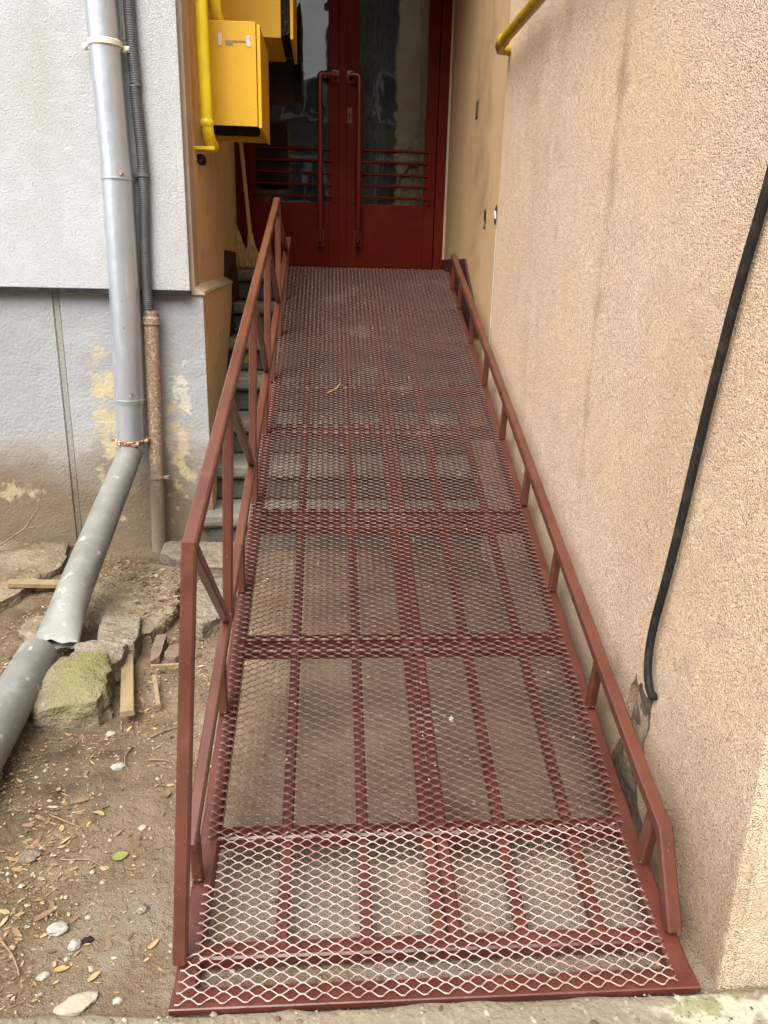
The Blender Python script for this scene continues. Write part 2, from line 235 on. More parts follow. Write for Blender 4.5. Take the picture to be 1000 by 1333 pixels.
# ------------------------------------------------------------------ builders
class MB:
    def __init__(s): s.v = []; s.f = []
    def add(s, vs, fs):
        k = len(s.v); s.v += [tuple(v) for v in vs]; s.f += [tuple(i+k for i in f) for f in fs]; return s
    def box(s, x0, x1, y0, y1, z0, z1, ch=0):
        if not ch:
            return s.add([(x0,y0,z0),(x1,y0,z0),(x1,y1,z0),(x0,y1,z0),(x0,y0,z1),(x1,y0,z1),(x1,y1,z1),(x0,y1,z1)],
                         [(0,3,2,1),(4,5,6,7),(0,1,5,4),(1,2,6,5),(2,3,7,6),(3,0,4,7)])
        bm = bmesh.new(); bmesh.ops.create_cube(bm, size=1)
        for v in bm.verts: v.co = Vector(((x0+x1)/2+v.co.x*(x1-x0), (y0+y1)/2+v.co.y*(y1-y0), (z0+z1)/2+v.co.z*(z1-z0)))
        bmesh.ops.bevel(bm, geom=bm.edges[:], offset=ch, segments=2, affect='EDGES', profile=.6)
        bm.verts.index_update(); s.add([v.co for v in bm.verts], [[v.index for v in f.verts] for f in bm.faces]); bm.free(); return s
    def sweep(s, pts, prof, radii=None, up=(0, 0, 1), caps=True):
        """sweep a closed 2D profile along a polyline"""
        pts = [Vector(p) for p in pts]; N = len(prof); rings = []
        T0 = (pts[1]-pts[0]).normalized(); U = Vector(up)
        if abs(T0.dot(U)) > .97: U = Vector((0, 1, 0)) if abs(T0.y) < .9 else Vector((1, 0, 0))
        A = T0.cross(U).normalized(); B = A.cross(T0).normalized()
        for i, p in enumerate(pts):
            if i == 0: T = T0
            elif i == len(pts)-1: T = (pts[i]-pts[i-1]).normalized()
            else: T = ((pts[i]-pts[i-1]).normalized()+(pts[i+1]-pts[i]).normalized()).normalized()
            A = (A-T*A.dot(T)).normalized(); B = A.cross(T).normalized()
            k = 1
            if 0 < i < len(pts)-1: k = 1/max(.5, T.dot((pts[i]-pts[i-1]).normalized()))
            r = radii[i] if radii else 1
            rings.append([p+A*(a*r)+B*(b*r) for a, b in prof])
        vs = [v for r in rings for v in r]; fs = []
        for i in range(len(pts)-1):
            for j in range(N):
                a = i*N+j; b = i*N+(j+1) % N; fs.append((a, b, b+N, a+N))
        if caps: fs += [tuple(range(N))[::-1], tuple(range((len(pts)-1)*N, len(pts)*N))]
        return s.add(vs, fs)
    def bar(s, p, q, w, h, up=(0, 0, 1), ch=None):
        ch = min(w, h)*.14 if ch is None else ch; a, b = w/2, h/2
        return s.sweep([p, q], [(-a+ch,-b),(a-ch,-b),(a,-b+ch),(a,b-ch),(a-ch,b),(-a+ch,b),(-a,b-ch),(-a,-b+ch)], up=up)
    def tube(s, pts, r, n=14, radii=None, caps=True):
        return s.sweep(pts, [(r*math.cos(t*2*math.pi/n), r*math.sin(t*2*math.pi/n)) for t in range(n)], radii, caps=caps)
    def ring(s, c, axis, r0, r1, h, n=28):
        A = Vector(axis).normalized(); U = A.orthogonal().normalized(); V = A.cross(U); c = Vector(c); vs = []
        for (r, z) in ((r0, -h/2), (r1, -h/2*.7), (r1, h/2*.7), (r0, h/2)):
            vs += [c+A*z+U*(r*math.cos(t*2*math.pi/n))+V*(r*math.sin(t*2*math.pi/n)) for t in range(n)]
        return s.add(vs, [(k*n+j, k*n+(j+1) % n, (k+1)*n+(j+1) % n, (k+1)*n+j) for k in range(3) for j in range(n)])
    def prism(s, poly, axis, a, b):
        """extrude a 2D polygon along an axis between a and b (poly in the two other axes, in order)"""
        def mk(p, t): return (t, p[0], p[1]) if axis == 0 else (p[0], t, p[1]) if axis == 1 else (p[0], p[1], t)
        N = len(poly)
        return s.add([mk(p, a) for p in poly]+[mk(p, b) for p in poly],
                     [tuple(range(N))[::-1], tuple(range(N, 2*N))]+[(i, (i+1) % N, (i+1) % N+N, i+N) for i in range(N)])
    def build(s, name, m, parent=None, smooth=False, fix=True):
        me = bpy.data.meshes.new(name); me.from_pydata(s.v, [], s.f); me.materials.append(m)
        if fix:
            bm = bmesh.new(); bm.from_mesh(me); bmesh.ops.recalc_face_normals(bm, faces=bm.faces); bm.to_mesh(me); bm.free()
        if smooth:
            me.polygons.foreach_set('use_smooth', [True]*len(me.polygons))
            if smooth != 'all': me.set_sharp_from_angle(angle=math.radians(42))
        me.update()
        o = bpy.data.objects.new(name, me); COL.objects.link(o)
        if parent is not None:
            o.parent = parent
            if parent.type == 'EMPTY': o.matrix_parent_inverse = Matrix.Translation(-parent.location)
        return o
def tag(o, label, cat, group=None):
    o['label'] = label; o['category'] = cat
    if group: o['group'] = group
    return o
def struct(o): o['kind'] = 'structure'; return o
def stuff(o, label=None, cat=None):
    o['kind'] = 'stuff'
    if label: o['label'] = label; o['category'] = cat
    return o
def thing(name, loc, label, cat, group=None):
    o = bpy.data.objects.new(name, None); COL.objects.link(o); o.location = loc; o.empty_display_size = .1
    return tag(o, label, cat, group)
def nz(x, y, s, k=0): return noise.noise(Vector((x*s+k*7.3, y*s-k*3.1, k*1.7)))

# ------------------------------------------------------------------ ground
def soil(x, y):
    h = .012*nz(x, y, 2.2, 1)+.008*nz(x, y, 7, 2)+.004*nz(x, y, 19, 3)+.0022*nz(x, y, 48, 4)
    if x < -.45: h += .02*min(1, (-.45-x)/.5)*min(1, max(0, (y-1.5)/1.2))
    if y < 1.3: h *= max(.25, (y-.9)/.4)
    if x > -.3: h *= .6
    return h-.012
def axis_pts(lo, hi, step, far):
    n = int(round((hi-lo)/step)); core = [lo+i*step for i in range(n+1)]
    return [-far, -far*.4, -12, -5]+core+[5+hi, 12+hi, far*.4, far]
xs = axis_pts(-1.9, 1.0, .0125, 70); ys = axis_pts(.7, 5.3, .0125, 70)
nx, ny = len(xs), len(ys)
g = MB(); g.v = [(x, y, soil(x, y) if -2 < x < 1.1 and .6 < y < 5.4 else -.012) for y in ys for x in xs]
g.f = [(j*nx+i, j*nx+i+1, (j+1)*nx+i+1, (j+1)*nx+i) for j in range(ny-1) for i in range(nx-1)]
struct(g.build('ground', M['dirt'], smooth='all', fix=False))

# pale concrete pavement along the bottom of the picture, its far edge ragged
pv = MB(); edge = [(x, 1.085+.03*max(0, -x-.3)+.012*nz(x, 0, 6, 5)+.006*nz(x, 0, 30, 6)) for x in [-2.2+i*.03 for i in range(150)]]
N = len(edge); rows = [0, .006, .02, .05, .1, .2, .4, 1.2, 6]
for r in rows:
    for (x, y) in edge: pv.v.append((x, y-r, (.002 if r == 0 else .008)+(.003*nz(x, y-r, 14, 7)+.0015*nz(x, y-r, 50, 8) if 0 < r < .5 else 0)))
pv.f = [(k*N+i, k*N+i+1, (k+1)*N+i+1, (k+1)*N+i) for k in range(len(rows)-1) for i in range(N-1)]
struct(pv.build('pavement', M['pavement'], smooth='all'))

# ------------------------------------------------------------------ left wing of the building
LW = thing('apartment_wing', (-.6, 3.6, 0), 'white rendered house corner above a stained grey plinth, orange on its side', 'building')
MB().box(-4, -.612, 3.555, 3.70, 1.207, 6, .004).build('insulation_panel', M['white'], LW)
MB().box(-4, -.614, 3.553, 3.64, 1.1895, 1.2065).build('shadow_gap', M['rubber'], LW)  # black strip added in place of the shaded gap under the insulation
pl = MB(); pl.prism([(-4, 3.6), (-1.222, 3.6), (-1.217, 3.608), (-1.193, 3.608), (-1.188, 3.6), (-.566, 3.6), (-.566, 3.70), (-4, 3.70)], 2, -.3, 1.192)
PL = pl.build('plinth', M['plinth'], LW)
MB().box(-1.216, -1.194, 3.6045, 3.6085, .0, 1.19).build('joint_strip', M['groove'], PL)
MB().box(-.66, -.598, 3.60, 3.725, 1.215, 6, .004).build('corner_band', M['edgeband'], LW)
MB().box(-.9, -.603, 3.7255, 5.7, 1.20, 6).build('side_wall', M['orange'], LW)
# the painted side of the plinth, cut back along the stairs
MB().prism([(3.603, -.2), (3.603, 1.188), (4.66, 1.225), (4.63, 1.10), (4.16, .62), (3.80, .30), (3.66, .12), (3.66, -.2)], 0, -.62, -.5645).build('plinth_side', M['orange'], LW)
cp = MB(); 
for (y, a) in ((3.59, 0), (3.75, .3), (4.0, .5), (4.3, .8), (4.68, 1)):
    w = .003*math.sin(9*y); z = 1.189+a*.036
    cp.v += [(-.556+w, y, z), (-.560+w, y, z+.012), (-.600, y, z+.034), (-.64, y, z+.036), (-.64, y, z)]
cp.f = [(k*5+j, k*5+j+1, k*5+j+6, k*5+j+5) for k in range(4) for j in range(4)]+[(4, 3, 2, 1, 0), (20, 21, 22, 23, 24)]
cp.build('plinth_cap', M['cap'], LW)
MB().prism([(3.60, -.1), (3.66, .12), (3.80, .30), (4.16, .62), (4.63, 1.10), (4.66, 1.225), (4.9, 1.30), (5.5, 1.30), (5.5, -.1)], 0, -.64, -.575).build('stair_skirting', M['skirt'], LW)

MB().prism([(4.60, 1.21), (4.68, 1.405), (5.36, 1.405), (5.36, 1.21)], 0, -.64, -.5955).build('landing_skirting', M['skirt'], LW)

# ------------------------------------------------------------------ right wing: roughcast wall, smooth return, broken corner
RW = thing('roughcast_wall', (.75, 1.1, 0), 'peach roughcast house wall rising along the right side of the ramp', 'wall')
poly = [(1.100, -.1), (1.106, .2), (1.102, .5), (1.107, .9), (1.10, 1.3), (1.10, 6), (3.648, 6), (3.648, 1.6), (3.652, 1.2), (3.645, .9), (3.65, .6), (3.65, -.02), (3.1, -.03), (2.6, -.02), (2.2, -.03), (1.95, .0), (1.80, .02), (1.735, .06), (1.68, .17), (1.672, .27), (1.660, .330),
        (1.650, .345), (1.636, .378), (1.622, .352), (1.600, .372), (1.588, .360), (1.566, .352), (1.545, .375), (1.528, .372), (1.535, .335), (1.528, .290), (1.545, .245), (1.540, .20), (1.558, .165), (1.552, .12), (1.535, .07), (1.48, .04), (1.42, -.1)]
MB().prism(poly, 0, .751, .776).build('roughcast_coat', M['stucco'], RW)
MB().box(.776, 4, 1.101, 3.66, -.3, 6).build('front_face', M['stucco'], RW)
hm = MB(); hy = [1.12+i*.02 for i in range(128)]; hz = [-.1+i*.02 for i in range(28)]
hm.v = [(.7725+.010*nz(y, z, 14, 3)+.006*nz(y, z, 40, 4), y, z) for z in hz for y in hy]
hm.f = [(j*128+i, j*128+i+1, (j+1)*128+i+1, (j+1)*128+i) for j in range(27) for i in range(127)]
hm.build('broken_mortar', M['hole'], RW)
MB().box(.757, 4, 3.66, 5.7, -.3, 6).build('smooth_wall', M['smooth'], RW)
ch = MB(); zz = [.60+i*.02 for i in range(46)]
for z in zz:
    a = .006+.005*abs(nz(z, 0, 30, 2)); ch.v += [(.7485, 3.648-a, z), (.7485, 3.652+a*.8, z), (.760, 3.664, z)]
ch.f = [(k*3+j, k*3+j+1, k*3+j+4, k*3+j+3) for k in range(45) for j in range(2)]
ch.build('chipped_edge', M['whiteplaster'], RW)
MB().prism([(5.40, 1.0), (5.40, 1.395), (4.46, 1.385), (4.40, 1.34), (4.12, 1.15), (3.9, 1.0)], 0, .7445, .757).build('landing_skirting', M['skirt'], RW)

# ceiling over the entrance
CE = tag(MB().box(-.611, 4, 3.95, 5.5, 3.46, 3.7).build('entrance_canopy', M['soffit']), 'grey concrete slab roofing the entrance recess above the red doors', 'canopy')

# ------------------------------------------------------------------ concrete stairs
ST = thing('concrete_stairs', (0, 3.6, 0), 'worn concrete stairs climbing beneath the ramp to the red doors', 'stairs')
fr = [3.53, 3.75, 3.98, 4.215, 4.48, 4.80, 5.08]
random.seed(3)
def worn_slab(x0, x1, y0, y1, z0, z1, seed, amp=.004, step=.03):
    nxs = max(2, int((x1-x0)/step)); s = MB()
    prof = [(y1, z0), (y0+.012, z0), (y0, z0+.014), (y0-.001, z0+.03), (y0+.002, z1-.012), (y0+.014, z1), (y0+.06, z1+.001), (y1, z1)]
    for i in range(nxs+1):
        x = x0+(x1-x0)*i/nxs
        for j, (y, z) in enumerate(prof):
            k = amp if 0 < j < 6 else 0
            s.v.append((x, y+k*1.6*nz(x, z, 9, seed)+k*nz(x, z, 40, seed+3), z+k*nz(x, y, 12, seed+1)))
    P = len(prof)
    s.f = [(i*P+j, i*P+(j+1) % P, (i+1)*P+(j+1) % P, (i+1)*P+j) for i in range(nxs) for j in range(P)]+[tuple(range(P)), tuple(range(nxs*P, nxs*P+P))[::-1]]
    return s
for k, y in enumerate(fr):
    zt = .184+.186*k; yn = fr[k+1]+.05 if k < 6 else 5.62
    x0 = -.63 if k == 0 else -.575
    worn_slab(x0, .772, y, yn, zt-.068, zt, k+11).build('tread', M['step'], ST)
    worn_slab(-.575, .772, y+.035, y+.20, zt-.186 if k else -.05, zt-.0685, k+40, .003).build('riser', M['riser'], ST)

# ------------------------------------------------------------------ entrance doors
D = thing('entrance_doors', (.07, 5.4, 1.31), 'dark red metal double doors with barred glass at the top of the ramp', 'door')
ZB, ZG, ZT = 1.335, 1.728, 3.34
fm = MB(); fm.box(-.602, -.535, 5.36, 5.50, 1.30, ZT, .004); fm.box(.685, .7565, 5.36, 5.50, 1.30, ZT, .004); fm.box(-.602, .7565, 5.365, 5.49, ZT, ZT+.05, .004); fm.box(-.535, .685, 5.37, 5.5, 1.298, 1.332, .003)
fm.build('door_frame', M['door'], D)
MB().box(.7445, .758, 5.352, 5.372, 1.395, ZT).build('plaster_edge', M['edgeband'], D)
def leaf(x0, x1, gx0, gx1, hx, s):
    lf = MB(); y0, y1 = 5.40, 5.44
    lf.box(x0, gx0, y0, y1, ZB, ZT, .003); lf.box(gx1, x1, y0, y1, ZB, ZT, .003)
    lf.box(gx0, gx1, y0+.004, y1, ZB, ZG, .002); lf.box(gx0, gx1, y0, y1, ZT-.08, ZT, .003)
    o = lf.build('door_leaf', M['door'], D)
    MB().box(gx0+.001, gx1-.001, 5.418, 5.424, ZG+.001, ZT-.081).build('glass_pane', M['glass'], o)
    for k in range(5):
        z = 1.768+.0705*k
        MB().bar((gx0-.045, 5.392, z+random.uniform(-.003, .003)), (gx1+.045, 5.392, z+random.uniform(-.003, .003)), .010, .012).build('bar', M['door'], o)
    b = MB()
    for xx in (gx0-.03, gx1+.03): b.box(xx-.010, xx+.010, 5.388, 5.4, 1.73, 2.07, .002)
    b.build('bar_bracket', M['door'], o)
    h = MB(); sx = hx+s*(.10 if s > 0 else .052)
    pts = [(sx, 5.41, 2.462), (sx, 5.335, 2.462), (hx+s*.012, 5.328, 2.464), (hx, 5.326, 2.45), (hx, 5.322, 1.50), (hx, 5.335, 1.487), (hx, 5.41, 1.487)]
    h.sweep(pts, [(.017*math.cos(t*math.pi/5), .017*math.sin(t*math.pi/5)) for t in range(10)])
    h.box(hx-.024, hx+.024, 5.394, 5.401, 1.462, 1.56, .002); h.box(sx-.026, sx+.026, 5.394, 5.401, 2.43, 2.50, .002)
    h.build('handle', M['handle'], o, smooth=True)
    return o
la = leaf(-.533, .058, -.475, -.010, -.064, 1)
lb = leaf(.102, .683, .178, .612, .180, -1)
MB().box(.056, .104, 5.385, 5.44, ZB, ZT, .004).build('astragal', M['door'], D)
MB().box(.106, .140, 5.394, 5.401, 2.20, 2.29, .003).build('lock_plate', M['handle'], lb)
kh = MB(); kh.tube([(.123, 5.3938, 2.252), (.123, 5.3925, 2.252)], .008, 10); kh.box(.120, .126, 5.3925, 5.3938, 2.222, 2.25); kh.build('keyhole', M['dark'], lb)

# the dim stairwell behind the glass
HW = thing('stairwell', (.1, 7.5, 1.3), 'dim stairwell with a sloping handrail seen through the door glass', 'room')
w = MB(); w.box(-1.2, -1.1, 5.5, 9, 1.2, 4.2); w.box(1.5, 1.6, 5.5, 9, 1.2, 4.2); w.box(-1.2, 1.6, 8.9, 9, 1.2, 4.2); w.box(-1.2, 1.6, 5.5, 9, 4.2, 4.3)
w.build('room_wall', M['hall'], HW)
MB().box(-1.2, 1.6, 5.5, 9, 1.2, 1.31).build('room_floor', M['halldark'], HW)
MB().box(.30, .42, 6.5, 6.62, 1.31, 4.2).build('pillar', M['hall'], HW)
MB().box(-1.1, .2, 8.2, 8.88, 1.31, 3.2).build('cupboard', M['halldark'], HW)
MB().bar((.10, 6.6, 1.95), (1.2, 6.9, 2.62), .05, .045).build('stair_handrail', M['halldark'], HW)
bal = MB()
for k in range(10): x = .16+k*.1; bal.bar((x, 6.62+k*.027, 1.31), (x, 6.62+k*.027, 1.96+k*.06), .016, .016, up=(0, 1, 0))
bal.build('baluster', M['hall'], HW)
for k in range(5):
    z0 = 3.4-k*.15; x0 = .19+k*.03
    MB().tube([(x0, 5.58, 4.0), (x0+.02+.02*k, 5.58, z0-.3), (x0+.09-.03*k, 5.57, z0-.8-.1*k), (x0+.02, 5.57, 2.0+.12*k), (x0-.01, 5.57, 2.3), (x0+.03, 5.58, 3.0)], .006, 6).build('hanging_cable', M['rubber'], HW)
tri = MB(); tri.box(-.602, -.535, 5.5, 5.56, 1.2, 4.2); tri.box(.685, 1.6, 5.5, 5.56, 1.2, 4.2); tri.box(-.602, .757, 5.39, 5.56, ZT+.05, 4.3); tri.box(-1.2, -.602, 5.7, 5.76, 1.2, 4.2)
tri.build('door_wall', M['soffit'], HW)

# ------------------------------------------------------------------ gas cabinets and pipes
def cabinet(loc, label, x0, x1, y0, y1, z0, z1, hollow, gap):
    t = thing('gas_cabinet', loc, label, 'cabinet', 'yellow gas cabinets on the orange side wall'); th = .006
    b = MB(); b.box(x0, x1, y0, y0+th, z0, z1, .002); b.box(x0, x1, y1-th, y1, z0, z1, .002); b.box(x0, x0+th, y0+th, y1-th, z0, z1); b.box(x0, x1, y0+th, y1-th, z1-th, z1)
    if not hollow: b.box(x0, x1, y0+th, y1-th, z0, z0+th)
    b.build('cabinet_body', M['yellow'], t)
    d = MB(); d.box(x1+gap, x1+gap+.016, y0-.004, y1+.01, z0-.006, z1-.012, .002)
    d.build('cabinet_door', M['yellow'], t)
    if gap > .01: MB().box(x1, x1+gap, y0+.03, y1-.03, z0+.02, z1-.02).build('dark_gap', M['dark'], t)  # dark block standing in for the shade in the recessed door gap
    return t
c1 = cabinet((-.6, 4.1, 1.94), 'worn yellow gas cabinet nearest the corner with tape scraps on it', -.603, -.335, 3.97, 4.45, 1.936, 2.362, True, .004)
for (xa, xb, za, zb, m) in ((-.503, -.487, 2.262, 2.312, 'tape'), (-.470, -.438, 2.266, 2.284, 'greytape'), (-.378, -.358, 2.262, 2.305, 'tape'), (-.436, -.380, 2.279, 2.285, 'greytape')):
    MB().box(xa, xb, 3.9675, 3.9702, za, zb).build('tape_scrap', M[m], c1)
gm = MB(); gm.box(-.596, -.365, 3.982, 4.443, 1.962, 2.2, .01); gm.tube([(-.44, 4.12, 1.93), (-.44, 4.12, 2.1)], .02); gm.build('dark_filler', M['dark'], c1)  # dark block added so the open cabinet looks shaded inside
c2 = cabinet((-.6, 4.7, 2.43), 'yellow gas cabinet behind and above the first, partly cut by the picture', -.603, -.255, 4.56, 5.05, 2.452, 2.98, False, .048)
def cap_tube(pts, r, n=16): return MB().tube(pts, r, n)
yp = thing('gas_pipe', (-.55, 3.8, 1.8), 'bright yellow gas pipe running down in front of the nearer cabinet', 'pipe')
cap_tube([(-.551, 3.80, 6), (-.547, 3.80, 2.2), (-.544, 3.80, 1.92), (-.541, 3.803, 1.88), (-.536, 3.83, 1.845), (-.530, 3.88, 1.83)], .0265, 18).build('pipe_run', M['ypipe'], yp, smooth=True)
MB().ring((-.544, 3.80, 1.915), (0, 0, 1), .026, .0295, .03).build('pipe_socket', M['ypipe'], yp, smooth=True)
fl = MB(); fl.box(-.604, -.515, 3.80, 3.86, 1.808, 1.822, .002); fl.build('wall_bracket', M['ypipe'], yp)
y2 = thing('gas_branch_pipe', (-.52, 4.0, 2.4), 'short yellow pipe end tucked behind the bright yellow pipe at the top', 'pipe')
cap_tube([(-.515, 4.0, 6), (-.515, 4.0, 2.44), (-.513, 4.005, 2.40), (-.505, 4.03, 2.38)], .026, 16).build('pipe_end', M['ypipe'], y2, smooth=True)
wc = MB(); wc.box(-.606, -.575, 3.86, 3.96, 1.76, 1.80, .01); wc.build('crumbled_hole', M['dark'], LW)

# mustard pipe at upper right
mp = thing('mustard_pipe', (.69, 3.4, 2.2), 'mustard yellow pipe running along the top of the roughcast wall', 'pipe')
cap_tube([(.690, 1.9, 2.150), (.690, 2.875, 2.180), (.690, 3.40, 2.196), (.692, 3.53, 2.200), (.705, 3.585, 2.20), (.76, 3.60, 2.20)], .021, 16).build('pipe_run', M['mustard'], mp, smooth=True)
MB().ring((.690, 3.46, 2.198), (0, 1, .02), .020, .025, .05).build('pipe_collar', M['mustard'], mp, smooth=True)

# vent grille and two broken sockets
vg = thing('vent_grille', (.757, 4.36, 2.1), 'small dark vent grille high on the smooth wall', 'vent')
MB().box(.7545, .759, 4.33, 4.40, 2.075, 2.158).build('vent_hole', M['dark'], vg)
for k in range(6):
    z = 2.083+.0132*k; MB().box(.7515, .7595, 4.33, 4.40, z, z+.0045, .001).build('louvre', M['smooth'], vg)
for (y, z0, z1, lab, rag) in ((3.98, 1.512, 1.61, 'dark broken socket hole further from the roughcast edge, nearer the doors', 5), (3.725, 1.525, 1.605, 'broken socket hole beside the roughcast edge with pale crumbs inside', 9)):
    t = thing('broken_socket', (.757, y, z0), lab, 'socket', 'broken sockets in the smooth wall')
    pts = []
    for i in range(18):
        a = i*2*math.pi/18; rr = 1+.35*nz(a*2, rag, 1.3, rag); pts.append((y+.028*rr*math.cos(a), (z0+z1)/2+(z1-z0)*.5*rr*math.sin(a)))
    MB().prism(pts, 0, .7555, .7595).build('socket_hole', M['dark'], t)
    c = MB()
    for i in range(7 if rag == 9 else 3):
        yy = y+random.uniform(-.018, .018); zc = z0+random.uniform(.015, .05); c.box(.751, .756, yy-.006, yy+.006, zc, zc+random.uniform(.008, .02), .001)
    c.build('socket_crumb', M['whiteplaster' if rag == 9 else 'concrete'], t)

# black cable
ca = thing('black_cable', (.735, 1.45, .4), 'thick black cable sagging down the roughcast wall into a broken hole', 'cable')
cpts = [(.738, 1.20, 2.6), (.738, 1.30, 1.75), (.738, 1.350, 1.486), (.735, 1.400, 1.281), (.734, 1.447, 1.049), (.733, 1.489, .797), (.732, 1.515, .66), (.731, 1.535, .57), (.731, 1.544, .50), (.731, 1.538, .44), (.732, 1.520, .405), (.738, 1.512, .388), (.752, 1.525, .380), (.772, 1.54, .376)]
def smooth_path(p, n=6):
    p = [Vector(q) for q in p]; out = []
    for i in range(len(p)-1):
        a = p[max(0, i-1)]; b = p[i]; c = p[i+1]; d = p[min(len(p)-1, i+2)]
        for k in range(n):
            t = k/n; out.append(.5*((2*b)+(c-a)*t+(2*a-5*b+4*c-d)*t*t+(3*b-a-3*c+d)*t**3))
    return out+[p[-1]]
MB().tube(smooth_path(cpts), .0094, 12).build('cable_run', M['rubber'], ca, smooth='all')

# ------------------------------------------------------------------ downpipe, conduit
dp = thing('downpipe', (-.9, 3.5, .55), 'galvanised downpipe standing upright on the white wall', 'pipe')
dl = [(-.890, 3.50, 6), (-.888, 3.50, 2.3), (-.874, 3.50, 1.66)]
MB().tube(dl, .0600, 32, caps=False).build('upper_pipe', M['zinc'], dp, smooth=True)
MB().tube([(-.874, 3.50, 1.70), (-.880, 3.50, 1.20), (-.895, 3.50, .72)], .0635, 32, [.97, 1, 1], caps=False).build('middle_pipe', M['zinc'], dp, smooth=True)
MB().tube([(-.894, 3.50, .745), (-.903, 3.50, .53)], .061, 32, caps=False).build('lower_pipe', M['zinc'], dp, smooth=True)
for (x, z) in ((-.874, 1.645), (-.894, .735)): MB().ring((x, 3.50, z), (0, 0, 1), .060, .0665, .009).build('joint_bead', M['zinc'], dp, smooth=True)
pb = MB(); pb.ring((-.883, 3.50, 2.135), (0, 0, 1), .060, .066, .026); pb.box(-.975, -.940, 3.515, 3.53, 2.118, 2.142, .003); pb.box(-.826, -.79, 3.515, 3.53, 2.112, 2.136, .003); pb.tube([(-.962, 3.512, 2.13), (-.962, 3.505, 2.13)], .007, 8); pb.tube([(-.803, 3.512, 2.124), (-.803, 3.505, 2.124)], .007, 8)
pb.build('pipe_bracket', M['bracket'], dp)
pb = MB(); pb.ring((-.903, 3.50, .545), (0, 0, 1), .061, .067, .020); pb.box(-.985, -.960, 3.49, 3.51, .54, .556, .002); pb.box(-.846, -.818, 3.49, 3.51, .545, .56, .002)
pb.build('rusty_bracket', M['rustbracket'], dp)
for (x, z) in ((-.843, 1.66), (-.870, .765)): MB().tube([(x, 3.452, z), (x, 3.436, z)], .007, 8).build('rivet', M['rustbracket'], dp)

def open_pipe(c0, c1, r0, r1, n=36, flat=None, m=26):
    """a sheet pipe, optionally squashed and torn towards its lower end"""
    s = MB(); c0 = Vector(c0); c1 = Vector(c1); T = (c1-c0).normalized(); A = T.cross(Vector((0, 0, 1))).normalized(); B = A.cross(T).normalized()
    for i in range(m+1):
        t = i/m; c = c0.lerp(c1, t); r = r0+(r1-r0)*t; f = flat(t) if flat else 0
        for j in range(n):
            a = j*2*math.pi/n; dent = 1+.03*noise.noise(Vector((math.cos(a)*1.5, math.sin(a)*1.5, t*5)))
            end = (.022*nz(a, 1, 2.5, 9)) if i == m else 0
            s.v.append(c+A*(r*(1+.25*f)*math.cos(a)*dent)+B*(r*(1-.68*f)*math.sin(a)*dent-.35*r*f)+T*end)
    s.f = [(i*n+j, i*n+(j+1) % n, (i+1)*n+(j+1) % n, (i+1)*n+j) for i in range(m) for j in range(n)]
    return s
sp = open_pipe((-.905, 3.48, .492), (-.932, 2.43, .086), .054, .064, flat=lambda t: max(0, (t-.80)/.20)**1.2)
s1 = sp.build('slanting_pipe', M['zincold'], smooth='all'); tag(s1, 'stained metal gutter pipe slanting from the downpipe to the stones, end squashed', 'pipe')
lp = open_pipe((-.950, 2.325, .085), (-.905, 1.60, .052), .062, .066)
s2 = lp.build('drain_pipe', M['zincold'], smooth='all'); tag(s2, 'grey metal pipe lying on the ground at the left edge beside the mossy stone', 'pipe')

cd = thing('corrugated_conduit', (-.79, 3.54, 1.1), 'thin dark corrugated conduit clipped beside the downpipe', 'conduit')
pts, rad = [], []
def cx(z): return -.795+.019*math.exp(-((z-1.70)/.30)**2)+(.006 if z > 2 else 0)
z = 1.10; k = 0
while z < 3.2:
    pts += [(cx(z), 3.535, z)]; rad += [1 if k % 3 else .82]; z += .0028 if z < 2.5 else .02; k += 1
MB().tube(pts, .0235, 14, rad).build('conduit_run', M['conduit'], cd, smooth='all')
cl = MB(); cl.ring((cx(1.665), 3.535, 1.665), (0, 0, 1), .0225, .027, .014, 18); cl.box(-.815, -.80, 3.53, 3.555, 1.658, 1.672); cl.build('clip', M['conduit'], cd)
rp = thing('rusty_pipe', (-.8, 3.55, 0), 'speckled rusty steel pipe rising from the soil beside the downpipe', 'pipe')
MB().tube([(-.820, 3.545, -.08), (-.806, 3.545, .44), (-.786, 3.545, 1.12)], .034, 24).build('pipe_run', M['rust'], rp, smooth=True)
MB().ring((-.787, 3.545, 1.075), (0, 0, 1), .034, .039, .035).build('pipe_collar', M['rust'], rp, smooth=True)
q = MB(); q.ring((-.808, 3.545, .365), (0, 0, 1), .034, .037, .014); q.box(-.772, -.750, 3.53, 3.56, .36, .372, .002); q.build('pipe_clip', M['mortarpipe'], rp)

# ------------------------------------------------------------------ the ramp
def rz(y): return .014+(y-1.09)*.233 if y < 1.42 else .091+(y-1.42)*.369
def xl(y): return -.292+(y-1.09)*.0115
XR = .708; YK, YT = 1.425, 4.76
RP = thing('wheelchair_ramp', (.2, 1.09, 0), 'brown red steel mesh wheelchair ramp with railings leading up to the doors', 'ramp')
def off(x, y, d):    # a point d below the ramp surface
    n = Vector((0, -.233, 1)) if y < 1.42 else Vector((0, -.369, 1))
    return Vector((x, y, rz(y)))-n.normalized()*d
def part(mb, name, m='red', parent=RP, smooth=False): return mb.build(name, M[m], parent, smooth)
